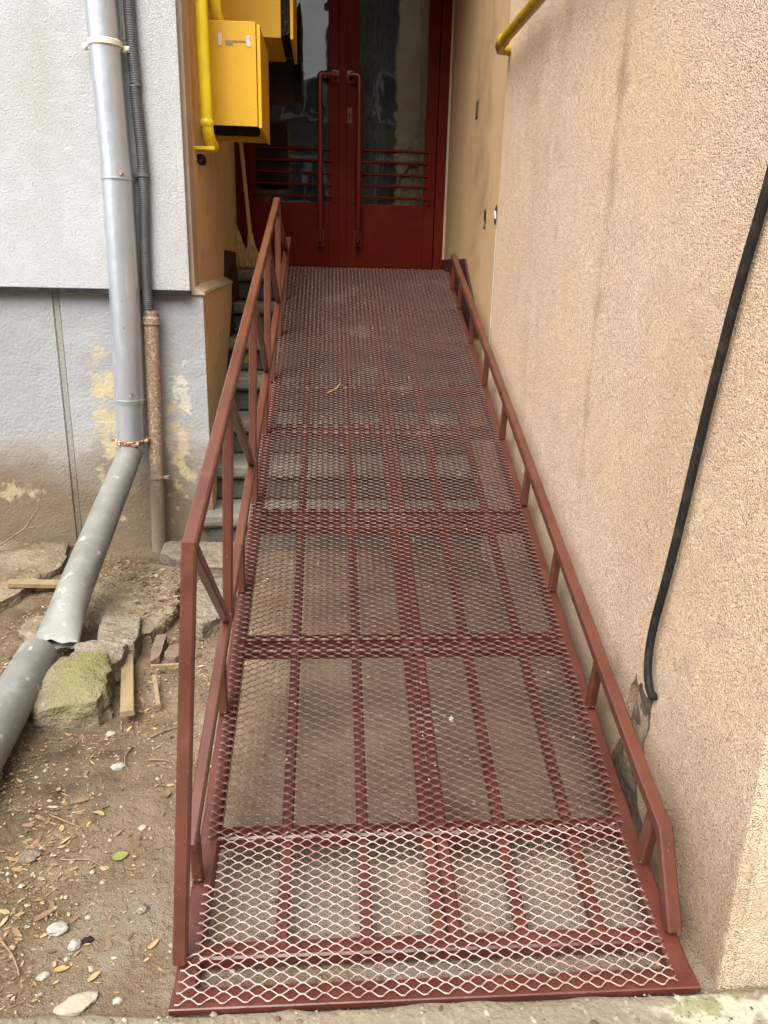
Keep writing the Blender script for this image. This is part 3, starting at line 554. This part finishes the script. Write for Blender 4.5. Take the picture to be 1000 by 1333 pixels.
# frame under the mesh
for sx in (0, 1):
    b = MB()
    xa = lambda y: (xl(y)+.022) if sx == 0 else XR-.022
    for (ya, yb) in ((1.10, YK), (YK, YT)):
        p, q_ = off(xa(ya), ya, .027), off(xa(yb), yb, .027)
        b.bar(p, q_, .044, .036)
    part(b, 'side_beam')
for (xb_, wd) in ((-.095, .026), (.075, .026), (.222, .028), (.254, .028), (.392, .026), (.552, .026)):
    b = MB()
    for (ya, yb) in ((1.20, YK), (YK+.02, YT)): b.bar(off(xb_, ya, .0225), off(xb_, yb, .0225), wd, .024)
    part(b, 'long_bar')
def cross(y, wd, h, d=.0, x0=None, x1=None):
    a = off((xl(y)+.04) if x0 is None else x0, y, .011+h/2+d); c = off((XR-.04) if x1 is None else x1, y, .011+h/2+d)
    part(MB().bar(a, c, wd, h), 'cross_bar')
part(MB().bar((xl(1.09), 1.110, .0050), (XR, 1.110, .0050), .046, .015), 'front_lip')
cross(1.195, .040, .030)
for y in (1.455, 1.475): pass
cross(1.447, .040, .034); 
for y in (1.965, 2.005): cross(y, .032, .030)
for y in (2.49, 2.53, 2.57): cross(y, .028, .030)
for y in (3.06, 3.10, 3.41, 3.9, 4.17, 4.21): cross(y, .030, .030)
cross(YT-.02, .03, .03)

LWD, SWD = .0415, .0205
def mesh_sheet(y0, y1, tilt, x0f, x1, seed, wob=.0, hw=.0030, kk=.0030, ht=.0009):
    s = MB(); rnd = random.Random(seed)
    ca_, sa_ = math.cos(tilt), math.sin(tilt)
    sl = .233 if y0 < 1.42 else .369
    T = Vector((0, 1, sl)).normalized(); Nn = Vector((0, -T.z, T.y)); base = Vector((0, y0, rz(y0)))
    length = (y1-y0)*math.sqrt(1+sl*sl); half = SWD/2; rows = int(length/half)
    for j in range(rows):
        y = y0+(j*half)*T.y; xs0 = x0f(y); i0 = math.ceil((xs0-x1)/(LWD/2)-.5); ii = list(range(i0, 0)); path = []
        for i in ii:
            x = x1+(i+.5)*LWD/2; v = j*half+(half if (i+j) % 2 else 0)
            path += [(x-kk, v, 1.7), (x+kk, v, 1.7), (x+LWD/4, (j+.5)*half, .55)]
        k0 = len(s.v)
        for (x, v, th) in path:
            w = wob*abs(noise.noise(Vector((x*3, v*3, seed)))+.5*noise.noise(Vector((x*9, v*9, seed))))
            jx = rnd.uniform(-.0006, .0006); jv = rnd.uniform(-.0005, .0005)
            for sg1, sg2 in ((1, -1), (1, 1), (-1, 1), (-1, -1)):
                a = sg1*hw*ca_-sg2*ht*th*sa_; c = sg1*hw*sa_+sg2*ht*th*ca_
                s.v.append(base+T*(v+a+jv)+Nn*(c+.0012+w)+Vector((x+jx, 0, 0)))
        for p in range(len(path)-1):
            a = k0+p*4
            for q in range(4): s.f.append((a+q, a+(q+1) % 4, a+4+(q+1) % 4, a+4+q))
        s.f += [(k0+3, k0+2, k0+1, k0), (k0+len(path)*4-4, k0+len(path)*4-3, k0+len(path)*4-2, k0+len(path)*4-1)]
    return s
mesh_sheet(1.094, 1.452, math.radians(30), lambda y: xl(y)+.012+(.020 if y > 1.18 else 0), XR-.042, 1, .0008, .0015, .0034, .0009).build('mesh_sheet', M['mesh_sheen'], RP, smooth='all', fix=False)
for k, (a, c) in enumerate(((1.436, 1.982), (1.985, 2.542), (2.545, 3.407), (3.41, 4.192), (4.195, YT))):
    mesh_sheet(a, c, math.radians(-54), lambda y: xl(y)+.002, XR-.030, k+2, .0018, .0040, .0032, .0010).build('mesh_sheet', M['mesh'], RP, fix=False)

# left railing
def lo(y): return xl(y)+.004+.0085*(y-1.2)     # foot line of the railing
def top(y): return (-.252+.0095*(y-1.33), y, .822+.336*(y-1.33))
RT = .0265
HR = part(MB().bar(top(1.322), top(3.62), RT, RT), 'handrail', 'rail')
def mid(y): return Vector((lo(y)+.004, y, .185+.418*(y-1.30)))
MR = part(MB().bar(mid(1.30), mid(4.35), .026, .026), 'middle_rail', 'rail', HR)
part(MB().bar((lo(1.17)+.002, 1.175, .03), (top(1.325)[0], 1.327, .83), RT, RT, up=(0, 1, 0)), 'post', 'rail', HR)
pys = [1.33, 1.885, 2.52, 3.08, 3.66]
for k, y in enumerate(pys[1:]):
    tz = top(min(y, 3.6)); a = mid(y); dx = top(y)
    part(MB().bar((a.x, y, a.z-.005), (dx[0] if y < 3.6 else a.x+.004, y-.02 if y > 3.6 else y, tz[2]-.010), .025, .025, up=(0, 1, 0)), 'post', 'rail', HR)
ends = pys[1:]+[4.22]
for k, y in enumerate(pys):
    t = Vector(top(min(y+.03, 3.6))); e = mid(ends[k]-.02)
    part(MB().bar((t.x, t.y, t.z-.03), (e.x, e.y, e.z), .024, .020, up=(1, 0, 0)), 'brace', 'rail', HR)
sty = [1.345, 1.76, 2.18, 2.60, 3.02, 3.44, 3.86, 4.27]
for y in sty:
    a = mid(y); part(MB().bar((xl(y)+.012, y, rz(y)-.004), (a.x, y, a.z), .022, .022, up=(0, 1, 0)), 'stub_post', 'rail', HR)
# right low rail
def rr(y): return Vector((.698, y, rz(y)+.150)) if y > 1.42 else Vector((.698, y, .091+.150+(y-1.42)*.30))
LR = part(MB().sweep([(.696, 1.195, rz(1.195)), (.697, 1.292, rr(1.292).z), rr(1.42), rr(4.56)], [(-.011,-.015),(.011,-.015),(.015,-.011),(.015,.011),(.011,.015),(-.011,.015),(-.015,.011),(-.015,-.011)], up=(1, 0, 0)), 'low_rail', 'rail')
for y in [1.35, 1.755, 2.175, 2.59, 3.01, 3.43, 3.84, 4.24, 4.5]:
    a = rr(y); part(MB().bar((.694, y+.01, rz(y)-.004), (a.x-.002, y-.012, a.z-.01), .022, .034 if y < 1.4 else .026, up=(0, 1, 0)), 'stub_post', 'rail', LR)
for (par, pt) in [(HR, (xl(y)+.012+dx_, y-.011, rz(y)+.001)) for y in sty for dx_ in (-.008, .006)]+[(LR, (.690+dx_, y-.006, rz(y)+.001)) for y in (1.35, 1.755, 2.175, 2.59) for dx_ in (-.006, .007)]:
    bmw = bmesh.new(); bmesh.ops.create_icosphere(bmw, subdivisions=2, radius=1)
    for v in bmw.verts:
        q = 1+.35*noise.noise(v.co*1.9+Vector(pt)*40); v.co = Vector((pt[0]+v.co.x*.0050*q, pt[1]+v.co.y*.0026*q, pt[2]+v.co.z*.0022*q))
    bmw.verts.index_update(); wm = MB().add([v.co for v in bmw.verts], [[v.index for v in f.verts] for f in bmw.faces]); bmw.free()
    part(wm, 'weld_bead', 'red', par, 'all')
# specks of paint and bird lime caught on the mesh
sk = MB(); rs = random.Random(5)
for k in range(150):
    x = rs.uniform(-.22, .64) if k > 40 else .238+rs.gauss(0, .02); y = rs.uniform(1.5, 4.6); r = rs.uniform(.001, .003)*(1.3 if k % 7 == 0 else 1); c = Vector((x, y, rz(y)+.004))
    vs = [c+Vector((r*math.cos(a)*rs.uniform(.6, 1.3), r*math.sin(a)*rs.uniform(.6, 1.3), .369*r*math.sin(a))) for a in [i*math.pi/3 for i in range(6)]]+[c+Vector((0, 0, r*.6))]
    sk.add(vs, [(i, (i+1) % 6, 6) for i in range(6)])
stuff(sk.build('white_specks', M['whitechip']), 'white specks caught on the upper mesh of the ramp', 'specks')
def crumb(name, x, y, z, r, flat, m, label, cat, seed, group=None, elong=1., rot=0.):
    bm = bmesh.new(); bmesh.ops.create_icosphere(bm, subdivisions=3, radius=1)
    R_ = Matrix.Rotation(rot, 3, 'Z')
    for v in bm.verts:
        d = v.co.normalized(); q = 1+.33*noise.noise(d*1.6+Vector((seed*3.7, 0, 0)))+.14*noise.noise(d*4.5+Vector((0, seed, 0)))
        c = Vector((d.x*r*elong*q, d.y*r*q, d.z*r*flat*q)); v.co = R_ @ c+Vector((x, y, z))
    bm.verts.index_update(); s = MB().add([v.co for v in bm.verts], [[v.index for v in f.verts] for f in bm.faces]); bm.free()
    return tag(s.build(name, M[m], smooth=True), label, cat, group)
lc = MB()
for k in range(90):
    x = rs.uniform(-.24, .66); y = rs.uniform(1.15, 4.5); L_ = rs.uniform(.004, .012); R_ = Matrix.Rotation(rs.uniform(0, 6.28), 3, 'Z'); z0 = rz(y)+.005
    lc.add([R_ @ Vector((a*L_, b*L_*.4, 0))+Vector((x, y, z0+.3*(R_ @ Vector((a*L_, b*L_*.4, 0))).y)) for a, b in [(-.5, 0), (-.2, .42), (.2, .5), (.5, 0), (.2, -.5), (-.2, -.42)]], [(0, 1, 5), (1, 2, 4, 5), (2, 3, 4)])
stuff(lc.build('leaf_scraps', M['litter'], fix=False), 'tiny dry leaf scraps caught on the ramp mesh', 'leaf scraps')
st = MB(); c0 = Vector((.312, 1.715, rz(1.715)+.005))
for k in range(9):
    a = k*.7; d = Vector((math.cos(a), math.sin(a), .369*math.sin(a)))*(.006+.006*((k*37) % 5)/5); n_ = Vector((-math.sin(a), math.cos(a), 0))*.0028
    st.add([c0-n_, c0+n_, c0+d+n_*.4+Vector((0, 0, .003)), c0+d-n_*.4+Vector((0, 0, .003))], [(0, 1, 2, 3)])
st.add([c0+Vector((.006*math.cos(i), .006*math.sin(i), .002*math.sin(i*3)+.002)) for i in range(6)], [(0, 1, 2, 3, 4, 5)])
tag(st.build('white_fluff', M['whitechip']), 'bright white tuft of fluff lying on the mesh, right of its middle', 'fluff')
tw = MB().tube([(-.01, 3.33, rz(3.33)+.006), (.03, 3.36, rz(3.36)+.010), (.045, 3.41, rz(3.41)+.007)], .0022, 6).build('straw_bit', M['straw']); tag(tw, 'pale bent straw lying high up on the ramp mesh', 'straw')

# ------------------------------------------------------------------ brooms on the landing
def broom(loc, top_, label, foot, wid, hl):
    t = thing('broom', loc, label, 'broom', 'brooms on the landing'); f = Vector(foot); h = Vector(top_); d = (h-f).normalized(); U = Vector((1, 0, 0)); V = d.cross(U).normalized(); U = V.cross(d)
    b = MB()
    for j in range(34):
        a = j*2.399; r = math.sqrt((j+.5)/34); e = f+U*(wid*r*math.cos(a))+V*(wid*.4*r*math.sin(a))+d*random.uniform(-.0, .012); k = f+d*hl*.55+U*(wid*.95*r*math.cos(a))+V*(wid*.42*r*math.sin(a)); n_ = f+d*hl+U*(.022*r*math.cos(a))+V*(.02*r*math.sin(a))
        b.tube([e, k, n_], .0075, 5, [.8, 1.2, .8])
    b.build('bristles', M['straw'], t)
    MB().tube([f+d*hl*.92, f+d*(hl+.07)], .024, 12, [1.1, .75]).build('binding', M['broomwood'], t)
    if (h-f).length > hl+.1: MB().tube([f+d*(hl+.04), h], .0125, 10).build('broom_handle', M['broomwood'], t)
    return t
broom((-.47, 5.22, 1.3), (-.565, 5.36, 2.10), 'straw broom standing upright beside the red door with a long handle', (-.487, 5.20, 1.305), .050, .15)
broom((-.55, 5.25, 1.3), (-.605, 5.32, 1.56), 'short worn brush leaning into the corner left of the long broom', (-.545, 5.17, 1.305), .045, .20)

# ------------------------------------------------------------------ stones, broken concrete
def chunk(name, poly, z0, z1, m, label, cat, seed, dome=.0, rough=.01, bevel=.12, group=None, na=72, tilt=(0, 0)):
    """a lump whose plan follows an outline; top roughened, sides broken"""
    cx_ = sum(p[0] for p in poly)/len(poly); cy_ = sum(p[1] for p in poly)/len(poly); c = Vector((cx_, cy_))
    def radius(a):
        d = Vector((math.cos(a), math.sin(a))); best = .01
        for i in range(len(poly)):
            p = Vector(poly[i])-c; q = Vector(poly[(i+1) % len(poly)])-c; e = q-p; den = d.x*e.y-d.y*e.x
            if abs(den) < 1e-9: continue
            t = (p.x*e.y-p.y*e.x)/den; u = (p.x*d.y-p.y*d.x)/den
            if t > 0 and -1e-6 <= u <= 1+1e-6: best = max(best, t)
        return best
    s = MB(); H = z1-z0
    rings = [(.12, 1), (.3, 1), (.5, 1), (.68, 1), (.82, 1), (.91, 1), (.965, .985), (1-.02*bevel, 1-.5*bevel), (1.0, .78), (1.01, .6), (1.0, .4), (1.015, .2), (1.02, 0)]
    s.v.append((cx_, cy_, z1))
    for (r, h) in rings:
        for i in range(na):
            a = i*2*math.pi/na; R0 = radius(a); x = cx_+math.cos(a)*R0*r; y = cy_+math.sin(a)*R0*r
            f = 1 if r > .95 else .15
            n1 = noise.noise(Vector((x*22+seed, y*22, h*3))); n2 = noise.noise(Vector((x*60, y*60+seed, h*6)))
            x += math.cos(a)*rough*f*(n1+.5*n2); y += math.sin(a)*rough*f*(n1+.5*n2)
            zt = z0+H*h-dome*H*r*r*(1 if h > .5 else h)
            zt += (rough*.55*(noise.noise(Vector((x*12, y*12, seed)))+.6*noise.noise(Vector((x*40, y*40, seed))))+tilt[0]*(x-cx_)+tilt[1]*(y-cy_))*(h)
            s.v.append((x, y, zt))
    s.f = [(0, 1+i, 1+(i+1) % na) for i in range(na)]
    for k in range(len(rings)-1):
        s.f += [(1+k*na+i, 1+(k+1)*na+i, 1+(k+1)*na+(i+1) % na, 1+k*na+(i+1) % na) for i in range(na)]
    return tag(s.build(name, M[m], smooth=True), label, cat, group)
GB = 'pieces of broken concrete'
chunk('broken_slab', [(-2.3, 3.55), (-1.24, 3.55), (-1.21, 3.42), (-1.17, 3.25), (-1.22, 3.10), (-1.25, 2.90), (-1.36, 2.72), (-1.6, 2.6), (-2.3, 2.5)], -.05, .050, 'slab', 'broad broken concrete slab against the plinth at the left edge', 'slab', 1, rough=.018, group=GB)
chunk('broken_slab', [(-.92, 3.18), (-.76, 3.26), (-.60, 3.14), (-.615, 2.95), (-.585, 2.78), (-.64, 2.58), (-.70, 2.56), (-.80, 2.63), (-.93, 2.70), (-.98, 2.9)], -.05, .050, 'slab', 'soil covered broken slab between the slanting pipe and the handrail post', 'slab', 2, rough=.022, group=GB)
chunk('broken_slab', [(-.80, 3.56), (-.40, 3.54), (-.38, 3.40), (-.47, 3.20), (-.60, 3.22), (-.78, 3.40)], -.05, .050, 'stone', 'grey concrete slab at the foot of the stairs', 'slab', 3, rough=.014, group=GB)
chunk('broken_slab', [(-.575, 3.02), (-.44, 3.06), (-.36, 2.92), (-.41, 2.68), (-.47, 2.62), (-.55, 2.70)], -.05, .055, 'stone', 'grey broken slab with a cracked edge just behind the handrail brace', 'slab', 4, rough=.016, group=GB)
chunk('concrete_block', [(-.84, 2.66), (-.70, 2.67), (-.665, 2.50), (-.67, 2.43), (-.80, 2.47)], -.03, .075, 'stone', 'squarish grey concrete block behind the mossy stone', 'block', 5, rough=.010, bevel=.2, group=GB)
chunk('stone_slab', [(-.865, 2.44), (-.78, 2.475), (-.69, 2.43), (-.685, 2.33), (-.74, 2.27), (-.86, 2.30)], -.02, .070, 'stone', 'flat grey beige stone lying between the mossy stone and the squashed pipe end', 'stone', 6, rough=.014)
chunk('mossy_stone', [(-.87, 2.30), (-.80, 2.325), (-.715, 2.31), (-.695, 2.24), (-.675, 2.12), (-.695, 2.065), (-.85, 2.03), (-.905, 2.065), (-.90, 2.20)], -.03, .105, 'moss', 'big stone coated with yellow green moss', 'stone', 7, dome=.18, rough=.016, bevel=.5, tilt=(.04, .16))
chunk('flat_stone', [(-1.13, 2.72), (-1.02, 2.78), (-.97, 2.66), (-1.04, 2.55), (-1.12, 2.60)], -.02, .035, 'slab', 'low brown stone sunk in leaves left of the slanting pipe', 'stone', 8, rough=.012)
chunk('flat_stone', [(-1.12, 3.0), (-.98, 3.04), (-.95, 2.86), (-1.05, 2.80)], -.02, .030, 'slab', 'dusty flat stone just under the slanting pipe', 'stone', 18, rough=.012)
chunk('clay_shard', [(-.625, 2.56), (-.585, 2.57), (-.585, 2.43), (-.615, 2.40)], -.02, .028, 'shard', 'narrow upright brown clay shard right of the grey block', 'shard', 9, rough=.005, group='brown clay shards', tilt=(0, .15))
chunk('clay_shard', [(-.57, 2.51), (-.52, 2.52), (-.50, 2.46), (-.53, 2.41), (-.57, 2.43)], -.02, .024, 'shard', 'wide brown clay shard nearer the handrail post', 'shard', 10, rough=.005, group='brown clay shards')
# loose wood
def stick(name, p, q, w, h, m, label, cat='stick', group=None):
    return tag(MB().bar(p, q, w, h).build(name, M[m]), label, cat, group)
stick('wood_batten', (-.700, 2.455, .022), (-.603, 2.06, .026), .040, .018, 'wood', 'flat pale wooden batten lying right of the mossy stone', 'wood')
stick('wood_plank', (-1.30, 2.985, .065), (-1.08, 3.045, .035), .05, .022, 'wood', 'short wooden plank lying between the left slab and the slanting pipe', 'wood')
stick('wood_splinter', (-.575, 2.30, .018), (-.525, 2.12, .016), .014, .009, 'wood', 'slim wood splinter right of the batten', 'wood')
stick('wood_splinter', (-.60, 2.36, .022), (-.50, 2.365, .024), .010, .008, 'wood', 'small wood splinter lying crosswise above the batten end', 'wood')
def twig(label, pts, r): return tag(MB().tube(pts, r, 6, [1-.6*i/(len(pts)-1) for i in range(len(pts))]).build('twig', M['twig'], smooth='all'), label, 'twig', 'dry twigs')
tg = thing('branch', (-1.5, 3.4, .05), 'thin bare forked branch leaning against the stained plinth', 'branch')
MB().tube([(-1.56, 3.36, .04), (-1.496, 3.40, .08), (-1.386, 3.42, .153), (-1.325, 3.44, .24), (-1.298, 3.46, .35), (-1.293, 3.47, .42)], .0042, 6, [1, 1, .9, .7, .5, .3]).build('stem', M['twig'], tg, smooth='all')
MB().tube([(-1.386, 3.42, .153), (-1.31, 3.43, .165), (-1.25, 3.44, .208), (-1.20, 3.45, .22)], .0028, 6, [1, .8, .6, .4]).build('side_twig', M['twig'], tg, smooth='all')
def gz(x, y): return soil(x, y)
def gtwig(label, a, b, bow, r=.0022):
    A = Vector((*a, 0)); B = Vector((*b, 0)); n_ = Vector((-(B-A).y, (B-A).x, 0)); P_ = []
    for i in range(7):
        t = i/6; p = A.lerp(B, t)+n_*bow*math.sin(t*3.1)+n_*.03*nz(t, a[0], 4, 3); P_.append((p.x, p.y, gz(p.x, p.y)+r+.002+.003*math.sin(t*3.1)))
    return twig(label, P_, r)
gtwig('dark twig lying crosswise below the damp patch', (-.50, 1.86), (-.42, 1.85), .03, .003)
gtwig('long grey twig at the bottom of the left edge', (-.66, 1.27), (-.595, 1.19), .05, .0032)
gtwig('bowed twig beside the dark damp soil', (-.56, 1.93), (-.52, 1.80), -.18, .0024)
gtwig('thin twig crossing the pale path near the leaf litter', (-.62, 1.50), (-.49, 1.465), .08, .0022)
gtwig('twig pointing at the handrail post from the batten', (-.52, 1.98), (-.40, 2.05), .06, .0026)
gtwig('straight pale twig among the litter left of the green leaf', (-.70, 1.66), (-.60, 1.60), -.05, .0028)

# single leaves and stones that can be told apart
def leafy(x, y, L_, Wd, rot, m, label, curl=.2, group='fallen leaves'):
    s = MB(); R_ = Matrix.Rotation(rot, 3, 'Z'); z0 = gz(x, y)+.004; n_ = 8
    for i in range(n_+1):
        t = i/n_; w = Wd*math.sin(math.pi*min(1, .04+t*.95))**.8*(1-.3*t)
        for sgn in (-1, -.5, 0, .5, 1):
            p = R_ @ Vector(((t-.5)*L_, sgn*w/2, abs(sgn)*curl*w*.5+curl*L_*.3*(t-.5)**2*(1.5+sgn)+.001)); s.v.append((p.x+x, p.y+y, p.z+z0))
    s.f = [(i*5+j, i*5+j+1, i*5+j+6, i*5+j+5) for i in range(n_) for j in range(4)]
    return tag(s.build('fallen_leaf', M[m], smooth='all', fix=False), label, 'leaf', group)
leafy(-.485, 1.508, .036, .034, .5, 'leafgreen', 'yellow green leaf on bare soil left of the ramp')
leafy(-.355, 1.255, .028, .012, 1.0, 'leaftan', 'tan leaf near the foot of the front post')
leafy(-.276, 1.062, .028, .013, 1.9, 'leaftan', 'curled tan leaf just in front of the left ramp corner')
leafy(-.52, 1.205, .028, .016, .2, 'leaftan', 'orange tan leaf next to the white crumbs')
leafy(-.453, 1.185, .030, .014, .9, 'leaftan', 'slender tan leaf above the large pale stone chip')
leafy(-.575, 1.075, .055, .026, 2.2, 'leafbrown', 'brown leaf at the bottom edge left of the pale stone chip')
leafy(-.63, 1.70, .036, .022, .3, 'leafbrown', 'brown leaf between damp soil and the litter')
leafy(-.57, 1.65, .030, .015, 2.4, 'leaftan', 'small tan leaf right of the litter patch')
leafy(-.42, 1.72, .030, .020, 1.4, 'leafbrown', 'reddish leaf scrap near the middle of the bare soil')
leafy(.45, 1.063, .030, .012, 2.7, 'leaftan', 'orange leaf scrap in front of the ramp lip')
leafy(-.60, 1.34, .045, .018, .8, 'leafbrown', 'dark folded leaf left of the pale stones')
def chip(x, y, r, m, label, seed, flat=.5, el=1.3, rot=.4, cat='stone'): return crumb('stone_chip', x, y, gz(x, y)+r*flat*.55, r, flat, m, label, cat, seed, 'loose stone chips', el, rot)
chip(-.468, 1.125, .021, 'palestone', 'largest pale stone chip at the bottom left', 1, .35, 1.7, .5)
chip(-.560, 1.300, .016, 'whitechip', 'broken white plaster piece on the soil, farther of the pale pair', 2, .5, 1.2, .2)
chip(-.512, 1.258, .012, 'whitechip', 'upright white plaster piece beside the blackish crumb', 3, .8, 1.0, .2)
chip(-.492, 1.270, .008, 'dark', 'blackish crumb beside the white plaster pieces', 4, .6, 1.6, .3)
chip(-.690, 1.505, .018, 'stone', 'rounded grey stone in the leaf litter', 5, .7, 1.2, .1)
chip(-.398, 1.345, .012, 'stone', 'small grey triangular stone on the bare path', 6, .6, 1.1, 1.0)
chip(-.575, 1.84, .015, 'whitechip', 'white stone chip on the dark damp soil', 7, .5, 1.2, .4)
chip(-.645, 2.02, .012, 'palestone', 'pale chip between the mossy stone and batten end', 8, .5, 1.2, .4)
chip(-.55, 1.19, .009, 'whitechip', 'small white crumb near the left picture edge', 9, .5, 1.3, .4)
chip(-.395, 1.13, .007, 'whitechip', 'tiny white crumb right of the largest pale chip', 10, .6, 1.2, .4)
chip(-.455, 1.60, .008, 'palestone', 'tan pebble above the green leaf', 11, .6, 1.2, .4)
chip(-.48, 2.40, .012, 'whitechip', 'white chip beside the brown clay shards', 12, .6, 1.2, .4)

# ------------------------------------------------------------------ leaf litter and grit (uncountable)
rl = random.Random(11); li = MB()
def blocked(x, y):
    if -.93 < x < -.63 and 2.02 < y < 2.66: return True
    if x < -1.18 and y > 2.75: return True
    return False
cnt = 0
while cnt < 17000:
    x = rl.uniform(-1.6, -.28); y = rl.uniform(1.02, 3.4)
    dens = .12+.75*max(0, min(1, (-.50-x)/.16))*max(0, min(1, (nz(x, y, 4.5, 21)+.32)*1.7))
    if -.80 < x < -.52 and 1.70 < y < 1.98: dens *= .25
    if y > 2.2 and x > -.7: dens = max(dens, .45)
    if x > -.36: dens *= .5
    if rl.random() > dens or blocked(x, y): continue
    cnt += 1
    big = rl.random() < .13
    L_ = rl.uniform(.014, .032) if big else rl.uniform(.004, .015); Wd = L_*rl.uniform(.10, .50)
    z0 = gz(x, y)+rl.uniform(-.0025, .004); 
    if -.98 < x < -.585 and 2.58 < y < 3.2: z0 += .055; 
    R_ = Matrix.Rotation(rl.uniform(0, 6.28), 3, 'Z') @ Matrix.Rotation(rl.gauss(0, .28), 3, 'X') @ Matrix.Rotation(rl.gauss(0, .22), 3, 'Y'); cu = rl.uniform(-.1, .35)
    pr_ = [(-.5, 0), (-.2, .42), (.2, .5), (.5, 0), (.2, -.5), (-.2, -.42)]
    vs = [R_ @ Vector((a*L_, b*Wd, cu*(b*b*Wd*2+a*a*L_*.8))) + Vector((x, y, z0+.001)) for a, b in pr_]
    li.add(vs, [(0, 1, 5), (1, 2, 4, 5), (2, 3, 4)])
for k in range(420):        # scraps blown under the ramp
    x = rl.uniform(-.27, .72); y = rl.uniform(1.13, 3.5); L_ = rl.uniform(.004, .014); R_ = Matrix.Rotation(rl.uniform(0, 6.28), 3, 'Z'); z0 = gz(x, y)+.003
    li.add([R_ @ Vector((a*L_, b*L_*.35, .12*L_*b*b)) + Vector((x, y, z0)) for a, b in [(-.5, 0), (-.2, .42), (.2, .5), (.5, 0), (.2, -.5), (-.2, -.42)]], [(0, 1, 5), (1, 2, 4, 5), (2, 3, 4)])
stuff(li.build('leaf_litter', M['litter'], fix=False), 'dry leaf litter and bark scraps over the soil', 'leaf litter')
gr = MB()
for k in range(5200):
    if k < 3600: x = rl.uniform(-1.3, -.28); y = rl.uniform(1.0, 3.3)
    elif k < 4400: x = rl.uniform(-.3, .74); y = rl.uniform(1.12, 3.4)
    else: x = rl.uniform(-.65, .95); y = rl.uniform(.92, 1.09)
    if blocked(x, y): continue
    r = rl.uniform(.0010, .0032) if rl.random() < .9 else rl.uniform(.0035, .0075)
    z0 = max(gz(x, y), .007 if y < 1.08 else -1)+r*.25
    vs = [Vector((x, y, z0+r*.9))]+[Vector((x+r*math.cos(a)*rl.uniform(.7, 1.3), y+r*math.sin(a)*rl.uniform(.7, 1.3), z0+r*rl.uniform(-.1, .3))) for a in (0, 1.05, 2.1, 3.14, 4.2, 5.25)]+[Vector((x, y, z0-r))]
    gr.add(vs, [(0, 1+i, 1+(i+1) % 6) for i in range(6)]+[(7, 1+(i+1) % 6, 1+i) for i in range(6)])
stuff(gr.build('grit', M['grit'], fix=False), 'fine grit and pebbles scattered on the soil and pavement', 'grit')

# ------------------------------------------------------------------ the block of flats across the yard, seen only in the door glass
OB = thing('facing_block', (0, -17, 0), 'drab block of flats across the yard mirrored faintly in the door glass', 'building')
MB().box(-16, -2.4, -21, -17, -.2, 11).box(-2.4, -.2, -20.9, -17.1, -.2, 6.8).box(-.2, 14, -21, -17, -.2, 11).build('facade', M['facade'], OB)
for fl_ in range(3):
    for k in range(9):
        x = -14+k*3.1; z = 1.0+fl_*2.5
        f = MB().box(x, x+1.5, -17.02, -16.96, z, z+1.4).build('window', M['facadeframe'], OB)
        MB().box(x+.1, x+.70, -16.955, -16.95, z+.1, z+1.3).box(x+.8, x+1.4, -16.955, -16.95, z+.1, z+1.3).build('pane', M['facadeglass'], f)
